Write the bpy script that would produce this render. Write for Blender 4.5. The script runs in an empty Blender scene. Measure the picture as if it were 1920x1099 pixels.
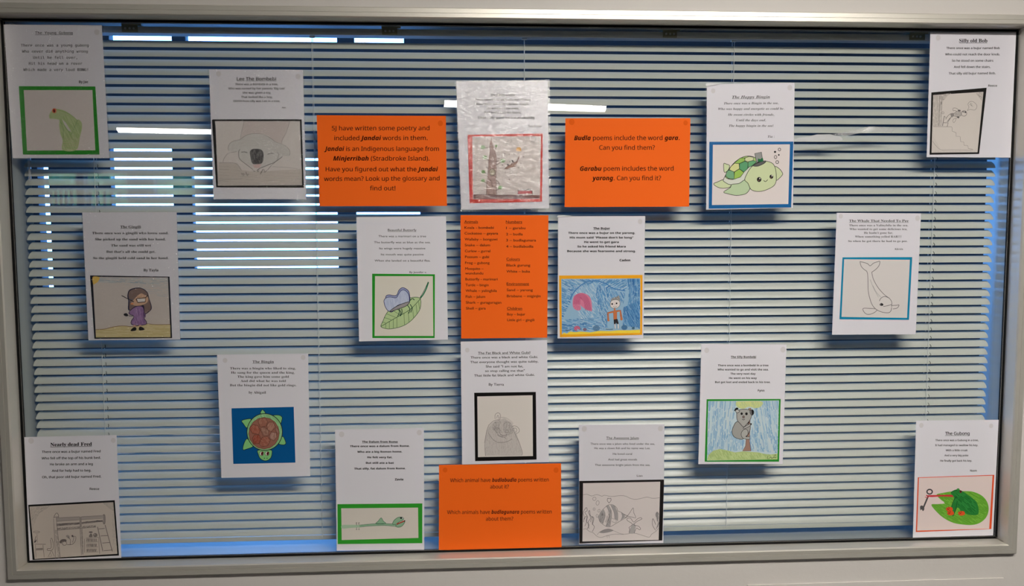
import bpy, bmesh, math, random, os
from mathutils import Vector, Matrix
from mathutils.geometry import tessellate_polygon
random.seed(7)
SC = bpy.context.scene
COL = SC.collection

# ------------------------------------------------------------------ camera, world, exposure
# world frame: x along the window, y away from the camera, z up; glass plane y = 0, window opening 2.367 x 1.252 m
W, H = 2.36712, 1.25187
F = 1450.0
CAM = Vector((1.04867, -1.83653, 0.75956))
RM = Matrix(((0.99858, 0.05276, 0.00745), (-0.05315, 0.99603, 0.07134), (-0.00366, -0.07163, 0.99742)))
cam = bpy.data.cameras.new('camera'); cam.sensor_width = 36; cam.lens = F/1920*36; cam.clip_start = 0.05
co = bpy.data.objects.new('camera', cam); COL.objects.link(co); SC.camera = co
right, fwd, up = RM.col[0], RM.col[1], RM.col[2]
M4 = Matrix((right, up, -fwd)).transposed().to_4x4(); M4.translation = CAM
co.matrix_world = M4
world = bpy.data.worlds.new('sky'); SC.world = world; world.use_nodes = True
bg = world.node_tree.nodes['Background']
bg.inputs[0].default_value = (0.12, 0.38, 1.0, 1); bg.inputs[1].default_value = 17.0
sun = bpy.data.lights.new('sun', 'SUN'); sun.energy = 7.0; sun.angle = .01; sun.color = (1, .93, .8)
so = bpy.data.objects.new('sun', sun); COL.objects.link(so); so.rotation_euler = Vector((.12, -.64, -.77)).to_track_quat('-Z', 'Y').to_euler()
SC.view_settings.view_transform = 'Standard'; SC.view_settings.look = 'None'
SC.view_settings.gamma = 1; SC.view_settings.use_curve_mapping = False
SC.view_settings.exposure = 0.0
LAMP = 32.0; KEYLAMP = 68.0
LAMP_COL = (1.0, 0.955, 0.885)

def at(px, py, y=0.0):
    d = RM @ Vector(((px-960)/F, 1, -(py-549.5)/F))
    return CAM + d*((y-CAM.y)/d.y)

# ------------------------------------------------------------------ materials
def lin(c):
    return tuple(((v/255)/12.92 if v/255 <= .04045 else ((v/255+.055)/1.055)**2.4) for v in c)
MATS = {}
def mat(name, rgb, rough=.6, metal=0.0, spec=.5, bump=0.0, bscale=200, var=0.0, vscale=8, lin_in=False, coat=0):
    if name in MATS: return MATS[name]
    m = bpy.data.materials.new(name); m.use_nodes = True; nt = m.node_tree; b = nt.nodes['Principled BSDF']
    c = rgb if lin_in else lin(rgb)
    b.inputs['Base Color'].default_value = (*c, 1); b.inputs['Roughness'].default_value = rough
    b.inputs['Metallic'].default_value = metal; b.inputs['Specular IOR Level'].default_value = spec
    b.inputs['Coat Weight'].default_value = coat
    if bump or var:
        tc = nt.nodes.new('ShaderNodeTexCoord')
        if var:
            n = nt.nodes.new('ShaderNodeTexNoise'); n.inputs['Scale'].default_value = vscale; n.inputs['Detail'].default_value = 4
            nt.links.new(tc.outputs['Object'], n.inputs['Vector'])
            mx = nt.nodes.new('ShaderNodeMix'); mx.data_type = 'RGBA'
            mx.inputs[6].default_value = (*[v*(1-var) for v in c], 1); mx.inputs[7].default_value = (*[min(1, v*(1+var)) for v in c], 1)
            nt.links.new(n.outputs['Fac'], mx.inputs[0]); nt.links.new(mx.outputs[2], b.inputs['Base Color'])
        if bump:
            n2 = nt.nodes.new('ShaderNodeTexNoise'); n2.inputs['Scale'].default_value = bscale; n2.inputs['Detail'].default_value = 3
            nt.links.new(tc.outputs['Object'], n2.inputs['Vector'])
            bp = nt.nodes.new('ShaderNodeBump'); bp.inputs['Strength'].default_value = bump; bp.inputs['Distance'].default_value = .002
            nt.links.new(n2.outputs['Fac'], bp.inputs['Height']); nt.links.new(bp.outputs['Normal'], b.inputs['Normal'])
    MATS[name] = m; return m

def sheet_gloss(name, f0, rough, bump=0, scale=30, tint=(1, 1, 1), milk=0.0, dist=.004):
    """clear thin sheet: transparent with a Fresnel gloss"""
    m = bpy.data.materials.new(name); m.use_nodes = True; nt = m.node_tree; nt.nodes.clear()
    out = nt.nodes.new('ShaderNodeOutputMaterial'); mix = nt.nodes.new('ShaderNodeMixShader')
    tr = nt.nodes.new('ShaderNodeBsdfTransparent'); tr.inputs[0].default_value = (*tint, 1)
    gl = nt.nodes.new('ShaderNodeBsdfGlossy'); gl.inputs['Roughness'].default_value = rough
    lw = nt.nodes.new('ShaderNodeLayerWeight'); lw.inputs['Blend'].default_value = .5
    p = nt.nodes.new('ShaderNodeMath'); p.operation = 'POWER'; p.inputs[1].default_value = 5
    a = nt.nodes.new('ShaderNodeMath'); a.operation = 'MULTIPLY_ADD'; a.inputs[1].default_value = 1-f0; a.inputs[2].default_value = f0
    nt.links.new(lw.outputs['Facing'], p.inputs[0]); nt.links.new(p.outputs[0], a.inputs[0]); nt.links.new(a.outputs[0], mix.inputs[0])
    base = tr
    if milk:
        df = nt.nodes.new('ShaderNodeBsdfDiffuse'); df.inputs[0].default_value = (.8, .8, .8, 1)
        mm = nt.nodes.new('ShaderNodeMixShader'); mm.inputs[0].default_value = milk
        nt.links.new(tr.outputs[0], mm.inputs[1]); nt.links.new(df.outputs[0], mm.inputs[2]); base = mm
    nt.links.new(base.outputs[0], mix.inputs[1]); nt.links.new(gl.outputs[0], mix.inputs[2]); nt.links.new(mix.outputs[0], out.inputs[0])
    if bump:
        tc = nt.nodes.new('ShaderNodeTexCoord'); n = nt.nodes.new('ShaderNodeTexNoise')
        n.inputs['Scale'].default_value = scale; n.inputs['Detail'].default_value = 5; n.inputs['Roughness'].default_value = .65; n.inputs['Distortion'].default_value = 1.2
        bp = nt.nodes.new('ShaderNodeBump'); bp.inputs['Strength'].default_value = bump; bp.inputs['Distance'].default_value = dist
        nt.links.new(tc.outputs['Object'], n.inputs['Vector']); nt.links.new(n.outputs['Fac'], bp.inputs['Height'])
        nt.links.new(bp.outputs['Normal'], gl.inputs['Normal'])
    MATS[name] = m; return m

def emit(name, rgb, s):
    m = bpy.data.materials.new(name); m.use_nodes = True; nt = m.node_tree; nt.nodes.clear()
    out = nt.nodes.new('ShaderNodeOutputMaterial'); e = nt.nodes.new('ShaderNodeEmission')
    e.inputs[0].default_value = (*rgb, 1); e.inputs[1].default_value = s; nt.links.new(e.outputs[0], out.inputs[0]); return m

WALL = mat('wall_paint', (209, 203, 198), .55, bump=.15, bscale=90, var=.03, vscale=3)
ALU = mat('painted_aluminium', (212, 207, 197), .40, metal=.50, spec=.5, var=.05, vscale=12)
REVEAL = mat('reveal_paint', (158, 164, 160), .38, metal=.2, var=.04)
RUBBER = mat('black_rubber', (8, 8, 9), .6, spec=.2)
SLAT = mat('slat_enamel', (188, 191, 181), .36, spec=.65, var=.03, vscale=15)
RAIL = mat('rail_enamel', (205, 205, 196), .45, spec=.4)
BRASS = mat('bracket_steel', (150, 144, 110), .45, metal=.3)
CORD = mat('cord', (205, 205, 196), .8)
PAPER = mat('paper_white', (219, 216, 223), .75, spec=.25, bump=.08, bscale=25)
ORANGE = mat('paper_orange', (246, 104, 22), .75, spec=.2, bump=.08, bscale=25)
INKTXT = mat('print_black', (24, 18, 22), .7, spec=.2)
INKMAR = mat('print_on_orange', (84, 14, 16), .7, spec=.2)
TACK = mat('tack_mark', (207, 202, 205), .8, spec=.1)
TACKO = mat('tack_mark_orange', (232, 94, 20), .8, spec=.1)
GLASS = sheet_gloss('window_glass', .045, .0)
LAM = sheet_gloss('laminate_film', .07, .10, bump=1.0, scale=110, dist=.0016)
LAMS = sheet_gloss('laminate_film_smooth', .03, .22, bump=.1, scale=14)
LAME = sheet_gloss('laminate_film_creased', .10, .13, bump=1.0, scale=90, dist=.0013)
# drawing ink: colour per face from the artwork itself
INK = bpy.data.materials.new('crayon_and_pencil'); INK.use_nodes = True
_nt = INK.node_tree; _a = _nt.nodes.new('ShaderNodeAttribute'); _a.attribute_name = 'ink'
_nt.links.new(_a.outputs['Color'], _nt.nodes['Principled BSDF'].inputs['Base Color'])
_nt.nodes['Principled BSDF'].inputs['Roughness'].default_value = .8; _nt.nodes['Principled BSDF'].inputs['Specular IOR Level'].default_value = .2

# ------------------------------------------------------------------ object helpers
def link(name, me, m=None, parent=None, loc=None):
    o = bpy.data.objects.new(name, me); COL.objects.link(o)
    if m: me.materials.append(m)
    if parent: o.parent = parent
    if loc is not None: o.location = loc
    return o
def meshobj(name, vs, fs, m, parent=None, origin=None, smooth=False):
    if origin is None: origin = parent_world(parent) if parent else Vector((0, 0, 0))
    me = bpy.data.meshes.new(name); me.from_pydata([tuple(Vector(v)-origin) for v in vs], [], fs); me.update()
    if smooth:
        for p in me.polygons: p.use_smooth = True
    o = link(name, me, m, parent)
    if not parent: o.location = origin
    return o
def parent_world(p):
    l = Vector(p.location)
    while p.parent: p = p.parent; l += Vector(p.location)
    return l
def tag(o, label=None, cat=None, group=None, kind=None):
    if label: o['label'] = label
    if cat: o['category'] = cat
    if group: o['group'] = group
    if kind: o['kind'] = kind
    return o
def empty(name, loc):
    o = bpy.data.objects.new(name, None); COL.objects.link(o); o.location = loc; o.empty_display_size = .05; return o
class MB:
    def __init__(s): s.v = []; s.f = []
    def box(s, a, b):
        n = len(s.v); (x0, y0, z0), (x1, y1, z1) = a, b
        s.v += [(x0,y0,z0),(x1,y0,z0),(x1,y1,z0),(x0,y1,z0),(x0,y0,z1),(x1,y0,z1),(x1,y1,z1),(x0,y1,z1)]
        s.f += [tuple(n+i for i in q) for q in ((0,1,5,4),(1,2,6,5),(2,3,7,6),(3,0,4,7),(4,5,6,7),(3,2,1,0))]; return s
    def prism(s, quad_front, quad_back):
        n = len(s.v); k = len(quad_front); s.v += [tuple(p) for p in quad_front]+[tuple(p) for p in quad_back]
        s.f.append(tuple(n+i for i in range(k))); s.f.append(tuple(n+k+i for i in reversed(range(k))))
        for i in range(k):
            j = (i+1) % k; s.f.append((n+j, n+i, n+k+i, n+k+j))
        return s
    def tube(s, pts, r, k=6):
        n = len(s.v); pts = [Vector(p) for p in pts]
        for i, p in enumerate(pts):
            t = (pts[min(i+1, len(pts)-1)]-pts[max(i-1, 0)]).normalized()
            a = t.orthogonal().normalized(); b = t.cross(a)
            for j in range(k):
                an = 2*math.pi*j/k; s.v.append(tuple(p+a*r*math.cos(an)+b*r*math.sin(an)))
        for i in range(len(pts)-1):
            for j in range(k):
                s.f.append((n+i*k+j, n+i*k+(j+1) % k, n+(i+1)*k+(j+1) % k, n+(i+1)*k+j))
        s.f.append(tuple(n+j for j in reversed(range(k)))); s.f.append(tuple(n+(len(pts)-1)*k+j for j in range(k))); return s
    def build(s, name, m, parent=None, origin=None, smooth=False): return meshobj(name, s.v, s.f, m, parent, origin, smooth)

# ------------------------------------------------------------------ setting: our room
YW, YB = -.0285, .088          # room face and far face of the wall that holds the window
RX0, RX1, RY0, FZ, CZ = -7.5, 6.0, -9.0, -.86, 1.93
FO = .026                      # frame width beyond the opening
def wall_with_holes(name, x0, x1, z0, z1, y0, y1, holes, m, kind='structure', parent=None):
    xs = sorted({x0, x1, *[h[0] for h in holes], *[h[1] for h in holes]}); zs = sorted({z0, z1, *[h[2] for h in holes], *[h[3] for h in holes]})
    b = MB()
    solid = lambda i, j: 0 <= i < len(xs)-1 and 0 <= j < len(zs)-1 and not any(h[0] <= (xs[i]+xs[i+1])/2 <= h[1] and h[2] <= (zs[j]+zs[j+1])/2 <= h[3] for h in holes)
    for i in range(len(xs)-1):
        for j in range(len(zs)-1):
            if not solid(i, j): continue
            a, c, d, e = xs[i], xs[i+1], zs[j], zs[j+1]; n = len(b.v)
            b.v += [(a,y0,d),(c,y0,d),(c,y0,e),(a,y0,e),(a,y1,d),(c,y1,d),(c,y1,e),(a,y1,e)]
            b.f += [(n,n+1,n+2,n+3),(n+5,n+4,n+7,n+6)]
            if not solid(i-1, j): b.f.append((n+4,n,n+3,n+7))
            if not solid(i+1, j): b.f.append((n+1,n+5,n+6,n+2))
            if not solid(i, j-1): b.f.append((n+4,n+5,n+1,n))
            if not solid(i, j+1): b.f.append((n+3,n+2,n+6,n+7))
    o = b.build(name, m)
    if kind: o['kind'] = kind
    return o
wall_with_holes('wall_front', RX0, RX1, FZ, CZ, YW, YB, [(-.010, W+.010, -.010, H+.012)], WALL)
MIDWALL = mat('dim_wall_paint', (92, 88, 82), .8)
FLOORM = mat('floor_carpet', (62, 60, 62), .9, var=.1); CEIL = mat('ceiling_paint', (170, 168, 162), .8)
tag(MB().box((RX0, RY0, FZ-.1), (RX1, YW, FZ)).build('floor', FLOORM), kind='structure')
tag(MB().box((RX0, RY0, CZ), (RX1, YW, CZ+.1)).build('ceiling', CEIL), kind='structure')
tag(MB().box((RX0-.1, RY0, FZ), (RX0, YW, CZ)).build('wall_left', MIDWALL), kind='structure')
tag(MB().box((RX1, RY0, FZ), (RX1+.1, YW, CZ)).build('wall_right', MIDWALL), kind='structure')
BW = [(-4.70, -4.26, 1.48, 1.66), (-4.18, -3.60, 1.48, 1.66), (-3.25, -2.70, 1.34, 1.62), (-4.70, -4.26, 1.20, 1.44), (-4.18, -3.60, 1.20, 1.44)]
wall_with_holes('wall_back', RX0, RX1, FZ, CZ, RY0-.12, RY0, BW, MIDWALL)
# windows of the back wall, only mirrored faintly in the glass: panes with white bars
w2 = empty('window_2', (-3.9, RY0, 1.2)); tag(w2, kind='structure')
WHITEP = mat('white_bar_paint', (225, 225, 225), .5)
for (a, b_, c, d) in BW:
    m_ = MB(); t = .014
    m_.box((a, RY0-.03, c), (a+t, RY0+.02, d)).box((b_-t, RY0-.03, c), (b_, RY0+.02, d)).box((a, RY0-.03, d-t), (b_, RY0+.02, d)).box((a, RY0-.03, c), (b_, RY0+.02, c+t))
    m_.build('window_frame', WHITEP, w2)
    MB().box((a+t, RY0-.012, c+t), (b_-t, RY0-.008, d-t)).build('window_pane', GLASS, w2)
    if c < 1.3:
        for k in range(5):
            x = a+.06+k*(b_-a-.1)/5; MB().box((x, RY0-.03, c), (x+.03, RY0+.004, d-.03)).build('vertical_louvre', WHITEP, w2)
# garden hedge outside that window
hb = MB(); LEAF = mat('hedge_leaf', (128, 168, 96), .5, var=.4, vscale=30)
for i in range(2600):
    x, y, z = random.uniform(-6.5, -1.2), RY0-1.4+random.uniform(-.25, .25), random.uniform(FZ, 2.6)
    s = random.uniform(.03, .075); a = random.uniform(0, 6.28); u = Vector((math.cos(a), random.uniform(-.6, .6), math.sin(a)))*s
    v = u.cross(Vector((random.uniform(-.5, .5), 1, random.uniform(-.5, .5)))).normalized()*s*.6
    n = len(hb.v); p = Vector((x, y, z)); hb.v += [tuple(p-u), tuple(p+v), tuple(p+u), tuple(p-v)]; hb.f.append((n, n+1, n+2, n+3))
hb.box((-6.6, RY0-2.0, FZ), (-1.1, RY0-1.7, 2.5))
tag(hb.build('hedge', LEAF), 'green hedge outside the far window, mirrored faintly in the glass', 'hedge', kind='stuff')
# dado trim low under the window
tag(MB().box((1.72, YW-.003, -.30), (2.37, YW, -.0925)).build('trim_1', WALL), kind='structure')

# ------------------------------------------------------------------ the window in the front wall
win = empty('window_1', (W/2, 0, 0)); tag(win, kind='structure')
prof = [(-.0045, .0), (.0015, .0), (.0015, -.002), (.0015, -.0385), (.004, -.0415), (.0118, -.0415), (.0122, -.0402), (.0132, -.0402), (.0136, -.0415), (.0235, -.0415), (.0252, -.040), (.0252, YW), (.0252, YW+.004), (-.0045, YW+.004+.03)]
prof = [(u+.0015, y) for u, y in prof]
cor = [(0, 0, -1, -1), (W, 0, 1, -1), (W, H, 1, 1), (0, H, -1, 1)]
names = ['frame_rail', 'frame_stile', 'frame_rail', 'frame_stile']
for k in range(4):
    a, b_ = cor[k], cor[(k+1) % 4]; ring = prof[:-1]+[(.002, YW+.004)]
    ring = prof[2:-1]+[(.0035, YW+.004)] if False else [(u, y) for u, y in prof[:-1]]
    f0 = [(a[0]+a[2]*u, y, a[1]+a[3]*u) for u, y in ring]; f1 = [(b_[0]+b_[2]*u, y, b_[1]+b_[3]*u) for u, y in ring]
    b = MB(); n = len(ring); b.v = f0+f1
    for i in range(n-1): b.f.append((i, i+1, n+i+1, n+i))
    b.f.append(tuple(range(n))); b.f.append(tuple(reversed(range(n, 2*n))))
    o = b.build(names[k], ALU, win)
    bm = bmesh.new(); bm.from_mesh(o.data); bmesh.ops.recalc_face_normals(bm, faces=bm.faces); bm.to_mesh(o.data); bm.free()
# black glazing seal, four strips
sw0, sw1 = -.0024, .0042
for (x0, x1, z0, z1) in [(-sw1, W+sw1, -sw1, -sw0), (-sw1, W+sw1, H+sw0, H+sw1), (-sw1, -sw0, -sw0, H+sw0), (W+sw0, W+sw1, -sw0, H+sw0)]:
    MB().box((x0, -.0015, z0), (x1, .0068, z1)).build('glazing_seal', RUBBER, win)
MB().box((-.003, .0005, -.003), (W+.003, .0060, H+.003)).build('glass_pane', GLASS, win)
# lining of the reveal behind the glass
MB().box((-.010, .0105, -.010), (W+.010, YB+.02, -.004)).build('reveal_sill', REVEAL, win)
MB().box((-.010, .0105, H+.006), (W+.010, YB+.01, H+.012)).build('reveal_head', REVEAL, win)
MB().box((-.010, .0105, -.004), (-.005, YB+.01, H+.006)).build('reveal_jamb', REVEAL, win)
MB().box((W+.005, .0105, -.004), (W+.010, YB+.01, H+.006)).build('reveal_jamb', REVEAL, win)

# ------------------------------------------------------------------ venetian blind
blind = empty('venetian_blind', (W/2, .062, H))
tag(blind, 'pale grey venetian blind with tilted slats behind the glass, full width of the window', 'blind')
YC = .062; PITCH = .02149; Z0 = 1.2063+.0020   # z of the near lower edge of the topmost slat
DX, DZ = .0115, .0171
def slat_mesh():
    N = 6; pts = []
    for i in range(N+1):
        t = i/N; bow = .0016*4*t*(1-t)
        nx, nz = -DZ, DX; l = math.hypot(nx, nz)
        pts.append((YC-DX/2+DX*t+nx/l*bow, DZ*t+nz/l*bow))
    b = MB(); th = .00025; X0, X1 = .0005, W-.0005
    cols = []
    for x, kx in ((X0, 0), (X0+.004, 1), (X1-.004, 1), (X1, 0)):
        for i, (y, z) in enumerate(pts):
            yy, zz = y, z
            if kx == 0:   # rounded corners of the slat ends
                t = i/N; sh = .0045*t*t + (.0006 if t == 0 else 0)
                xx = x+(sh if x < 1 else -sh)
            else: xx = x
            b.v.append((xx, yy, zz))
    M = N+1
    for c in range(3):
        for i in range(N): b.f.append((c*M+i, c*M+i+1, (c+1)*M+i+1, (c+1)*M+i))
    off = len(b.v); b.v += [(x, y+.00016, z-.00018) for x, y, z in b.v]
    for c in range(3):
        for i in range(N): b.f.append((off+c*M+i, off+(c+1)*M+i, off+(c+1)*M+i+1, off+c*M+i+1))
    return b
sb = slat_mesh(); base = sb.build('slat', SLAT, blind, origin=Vector((W/2, 0, 0)), smooth=True)
base.location = (0, -YC, Z0-H)
NS = 56
for i in range(1, NS):
    o = base.copy(); COL.objects.link(o)
    dz = PITCH*i
    o.location = (random.uniform(-.0008, .0008), -YC+random.uniform(-.0003, .0003), Z0-H-dz+random.uniform(-.00025, .00025))
    o.rotation_euler = (0, random.uniform(-.0003, .0003), 0)
MB().box((.001, .049, 1.2385), (W-.001, .077, 1.2415)).box((.001, .049, 1.2415), (W-.001, .0505, 1.2535)).box((.001, .0755, 1.2415), (W-.001, .077, 1.2535)).build('headrail', RAIL, blind)
br = MB(); br.prism([(.001, .0565, .0135), (.001, .0558, .0145), (.001, .0558, .0240), (.001, .0564, .0247), (.001, .072, .0247), (.001, .0725, .0240), (.001, .0725, .017), (.001, .0715, .0135)],
                    [(W-.001, .0565, .0135), (W-.001, .0558, .0145), (W-.001, .0558, .0240), (W-.001, .0564, .0247), (W-.001, .072, .0247), (W-.001, .0725, .0240), (W-.001, .0725, .017), (W-.001, .0715, .0135)])
br.build('bottom_rail', SLAT, blind)
for x in (.162, .676, 1.181, 1.6935, 2.2075):
    c = MB()
    c.tube([(x, YC-DX/2-.0016, 1.238), (x+random.uniform(-.001, .001), YC-DX/2-.0016, .6), (x, YC-DX/2-.0016, .020)], .0007, 5)
    c.tube([(x, YC+DX/2+.0016, 1.238), (x, YC+DX/2+.0016, .020)], .0007, 5)
    for i in range(NS):
        z = Z0-PITCH*i; c.tube([(x+.0015, YC-DX/2-.0012, z-.0008), (x+.0015, YC+DX/2+.0012, z+DZ-.001)], .0004, 4)
    c.build('ladder_cord', CORD, blind)
    if x in (.162, 2.2075):
        hk = MB()
        for i in range(NS): z = Z0-PITCH*i; hk.tube([(x+.0065, YC-.003, z+.0065), (x+.0085, YC-.0050, z+.0025), (x+.0070, YC-.0062, z-.001)], .0008, 4)
        tag(hk.build('lift_cord_loop', RUBBER, blind), kind='stuff')
    cl = MB(); cl.tube([(x-.006, YC, 1.2365), (x+.006, YC, 1.2365)], .0025, 8); cl.build('cord_clip', CORD, blind)
WAND = sheet_gloss('clear_plastic', .08, .1, milk=.25)
MB().tube([(.022, .046, 1.238), (.021, .045, 1.0), (.020, .044, .895)], .0028, 8).build('tilt_wand', WAND, blind)
for (x0, x1) in [(.2428, .2784), (.8427, .8787), (1.5148, 1.5488), (2.1272, 2.1655)]:
    z0, z1 = 1.2395, 1.2577; b = MB()
    b.box((x0, .0455, z0), (x1, .047, z1)); b.box((x0, .047, z1-.0012), (x1, .079, z1)); b.box((x0-.001, .045, z1-.003), (x1+.008, .047, z1))
    b.box((x0, .0445, z0), (x1, .0455, z0+.0015)).box((x0, .0445, z0), (x0+.0015, .0455, z1-.003)).box((x1-.0015, .0445, z0), (x1, .0455, z1-.003))
    bo = b.build('mounting_bracket', BRASS, blind)
    for k, xx in enumerate((x0+.008, x0+.018, x0+.027)):
        r = .0026; q = [(xx+r*math.cos(t*math.pi/4), .0440, (z0+z1)/2-.001+r*math.sin(t*math.pi/4)) for t in range(8)]
        MB().prism(q, [(a, .0455, c) for a, _, c in q]).build('screw', ALU if k != 2 else RAIL, bo)

# ------------------------------------------------------------------ what lies behind the blind: a dim room with daylit windows
BX0, BX1, BY1, BZ1 = -3.3, 4.6, 6.0, 3.1
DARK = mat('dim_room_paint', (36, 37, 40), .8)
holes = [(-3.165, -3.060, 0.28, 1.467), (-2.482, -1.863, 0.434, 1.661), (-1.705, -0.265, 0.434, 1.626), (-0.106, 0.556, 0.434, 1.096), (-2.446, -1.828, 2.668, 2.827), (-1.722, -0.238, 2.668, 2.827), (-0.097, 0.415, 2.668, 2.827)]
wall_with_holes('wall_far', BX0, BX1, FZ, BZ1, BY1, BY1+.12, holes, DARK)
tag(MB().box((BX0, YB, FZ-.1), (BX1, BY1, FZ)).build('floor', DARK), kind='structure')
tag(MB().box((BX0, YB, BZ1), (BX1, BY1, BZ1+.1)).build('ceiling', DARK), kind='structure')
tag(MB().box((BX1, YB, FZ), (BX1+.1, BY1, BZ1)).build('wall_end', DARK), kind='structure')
# end wall beside the blind has its own daylit window
def wall_x(name, x0, x1, y0, y1, z0, z1, hy0, hy1, hz0, hz1):
    b = MB(); b.box((x0, y0, z0), (x1, hy0, z1)).box((x0, hy1, z0), (x1, y1, z1)).box((x0, hy0, z0), (x1, hy1, hz0)).box((x0, hy0, hz1), (x1, hy1, z1))
    return tag(b.build(name, DARK), kind='structure')
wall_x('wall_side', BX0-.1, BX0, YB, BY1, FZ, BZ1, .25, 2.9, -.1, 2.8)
w3 = empty('window_3', (-1.0, BY1, .43)); tag(w3, kind='structure')
for (a, b_, c, d) in holes[1:]:
    m_ = MB(); t = .012
    m_.box((a, BY1, c), (a+t, BY1+.04, d)).box((b_-t, BY1, c), (b_, BY1+.04, d)).box((a, BY1, d-t), (b_, BY1+.04, d)).box((a, BY1, c), (b_, BY1+.04, c+t))
    m_.build('window_frame', DARK, w3)
    MB().box((a+t, BY1+.018, c+t), (b_-t, BY1+.022, d-t)).build('window_pane', GLASS, w3)
def portal(x, y, z, sx, sz, rot):
    l = bpy.data.lights.new('daylight_opening', 'AREA'); l.shape = 'RECTANGLE'; l.size = sx; l.size_y = sz; l.cycles.is_portal = True
    o = bpy.data.objects.new('daylight_opening', l); COL.objects.link(o); o.location = (x, y, z); o.rotation_euler = rot
P2 = math.pi/2
portal(-.96, BY1+.1, 1.05, 3.1, 1.3, (-P2, 0, 0)); portal(-1.0, BY1+.1, 2.75, 3.0, .2, (-P2, 0, 0))
portal(BX0-.05, 1.5, 1.1, 2.4, 2.4, (P2, 0, P2+math.pi))

# ------------------------------------------------------------------ ceiling battens of our room (their light, and their mirror image in the glass)
HOUS = mat('batten_housing', (225, 225, 222), .5)
DIFF = emit('fluorescent_diffuser', LAMP_COL, LAMP); DIFFK = emit('fluorescent_diffuser_new', LAMP_COL, KEYLAMP)
def batten(x0, y0, x1, y1, label, dm=None):
    a, b_ = Vector((x0, y0, CZ-.002)), Vector((x1, y1, CZ-.002)); r = empty('fluorescent_batten', (a+b_)/2)
    tag(r, label, 'lamp', 'ceiling battens'); d = (b_-a).normalized(); n = Vector((-d.y, d.x, 0))
    hw, hh = (.15 if dm else .066), .025
    q = lambda p, s, z: tuple(p+n*s+Vector((0, 0, z)))
    m_ = MB(); m_.prism([q(a, -hw, 0), q(a, hw, 0), q(a, hw, -hh), q(a, -hw, -hh)], [q(b_, -hw, 0), q(b_, hw, 0), q(b_, hw, -hh), q(b_, -hw, -hh)]).build('housing', HOUS, r)
    ring = [(math.cos(t)*hw*.93, -hh-math.sin(t)*.044) for t in [math.pi*i/8 for i in range(9)]]
    A, B = a+d*.03, b_-d*.03
    if dm:   # flat prismatic panel that throws its light downward
        ring2 = [(-hw+.008, -hh), (hw-.008, -hh), (hw-.008, -hh-.010), (-hw+.008, -hh-.010)]
        MB().prism([q(A, s, z) for s, z in ring2], [q(B, s, z) for s, z in ring2]).build('diffuser', dm, r)
    else: MB().prism([q(A, s, z) for s, z in ring], [q(B, s, z) for s, z in ring]).build('diffuser', DIFF, r)
    for e, dd in ((a, .03), (b_, -.03)):
        m_ = MB(); f = e+d*dd; m_.prism([q(e, s*1.02, z) for s, z in ring], [q(f, s*1.02, z) for s, z in ring]).build('end_cap', HOUS, r)
batten(-2.62, -6.48, -1.62, -6.60, 'white fluorescent batten mirrored in the glass beside the koala face sheet')
batten(.80, -4.78, 2.26, -5.02, 'white fluorescent batten mirrored in the glass behind the red-framed possum sheet')
batten(1.20, -1.80, 2.70, -1.88, 'white fluorescent batten on the ceiling above and nearest to the window', DIFFK)

# ------------------------------------------------------------------ fonts
FD = os.path.join(bpy.utils.resource_path('LOCAL'), 'datafiles', 'fonts')
_fc = {}
def font(n):
    if n is None: return None
    if n not in _fc:
        try: _fc[n] = bpy.data.fonts.load(os.path.join(FD, n))
        except Exception: _fc[n] = None
    return _fc[n]
NM = 'NotoSansMath-Regular.woff2'
STY = {'sans': (NM, None, .010), 'sansb': (NM, (0x1D5D4, 0x1D5EE), .010), 'black': (NM, (0x1D5D4, 0x1D5EE), .026), 'serifb': (NM, (0x1D400, 0x1D41A), .012), 'serif': (NM, (0x1D400, 0x1D41A), -.008),
       'chancery': (NM, (0x1D468, 0x1D482), -.006), 'sansbi': (NM, (0x1D63C, 0x1D656), 0), 'mono': ('DejaVuSansMono.woff2', None, .012), 'comic': (None, None, .010), 'sansm': (NM, None, .026),
       'gothic': (None, None, .020)}
def shift(s, tab):
    if not tab: return s
    return ''.join(chr(tab[0]+ord(c)-65) if 'A' <= c <= 'Z' else chr(tab[1]+ord(c)-97) if 'a' <= c <= 'z' else c for c in s)
def glyphs(s, fname, off):
    c = bpy.data.curves.new('t', 'FONT'); f = font(fname)
    if f: c.font = f
    c.body = s; c.resolution_u = 3
    o = bpy.data.objects.new('t', c); me = bpy.data.meshes.new_from_object(o)
    vs = [(v.co.x, v.co.y) for v in me.vertices]; fs = [tuple(p.vertices) for p in me.polygons]
    bpy.data.objects.remove(o); bpy.data.curves.remove(c); bpy.data.meshes.remove(me)
    if off > 0:   # heavier print: the strokes are laid down twice more, a hair apart
        n = len(vs); base_v = list(vs); base_f = list(fs)
        for k, (dx, dy) in enumerate(((off*1.6, 0), (off*.8, off*.8))):
            vs += [(x+dx, y+dy) for x, y in base_v]; fs += [tuple(i+n*(k+1) for i in f) for f in base_f]
    return vs, fs
_cap = {}
def cap(fname, tab, off):
    k = (fname, tab)
    if k not in _cap:
        vs, _ = glyphs(shift('H', tab) if font(fname) else 'H', fname, 0); _cap[k] = max(v[1] for v in vs)
    return _cap[k]

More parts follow.
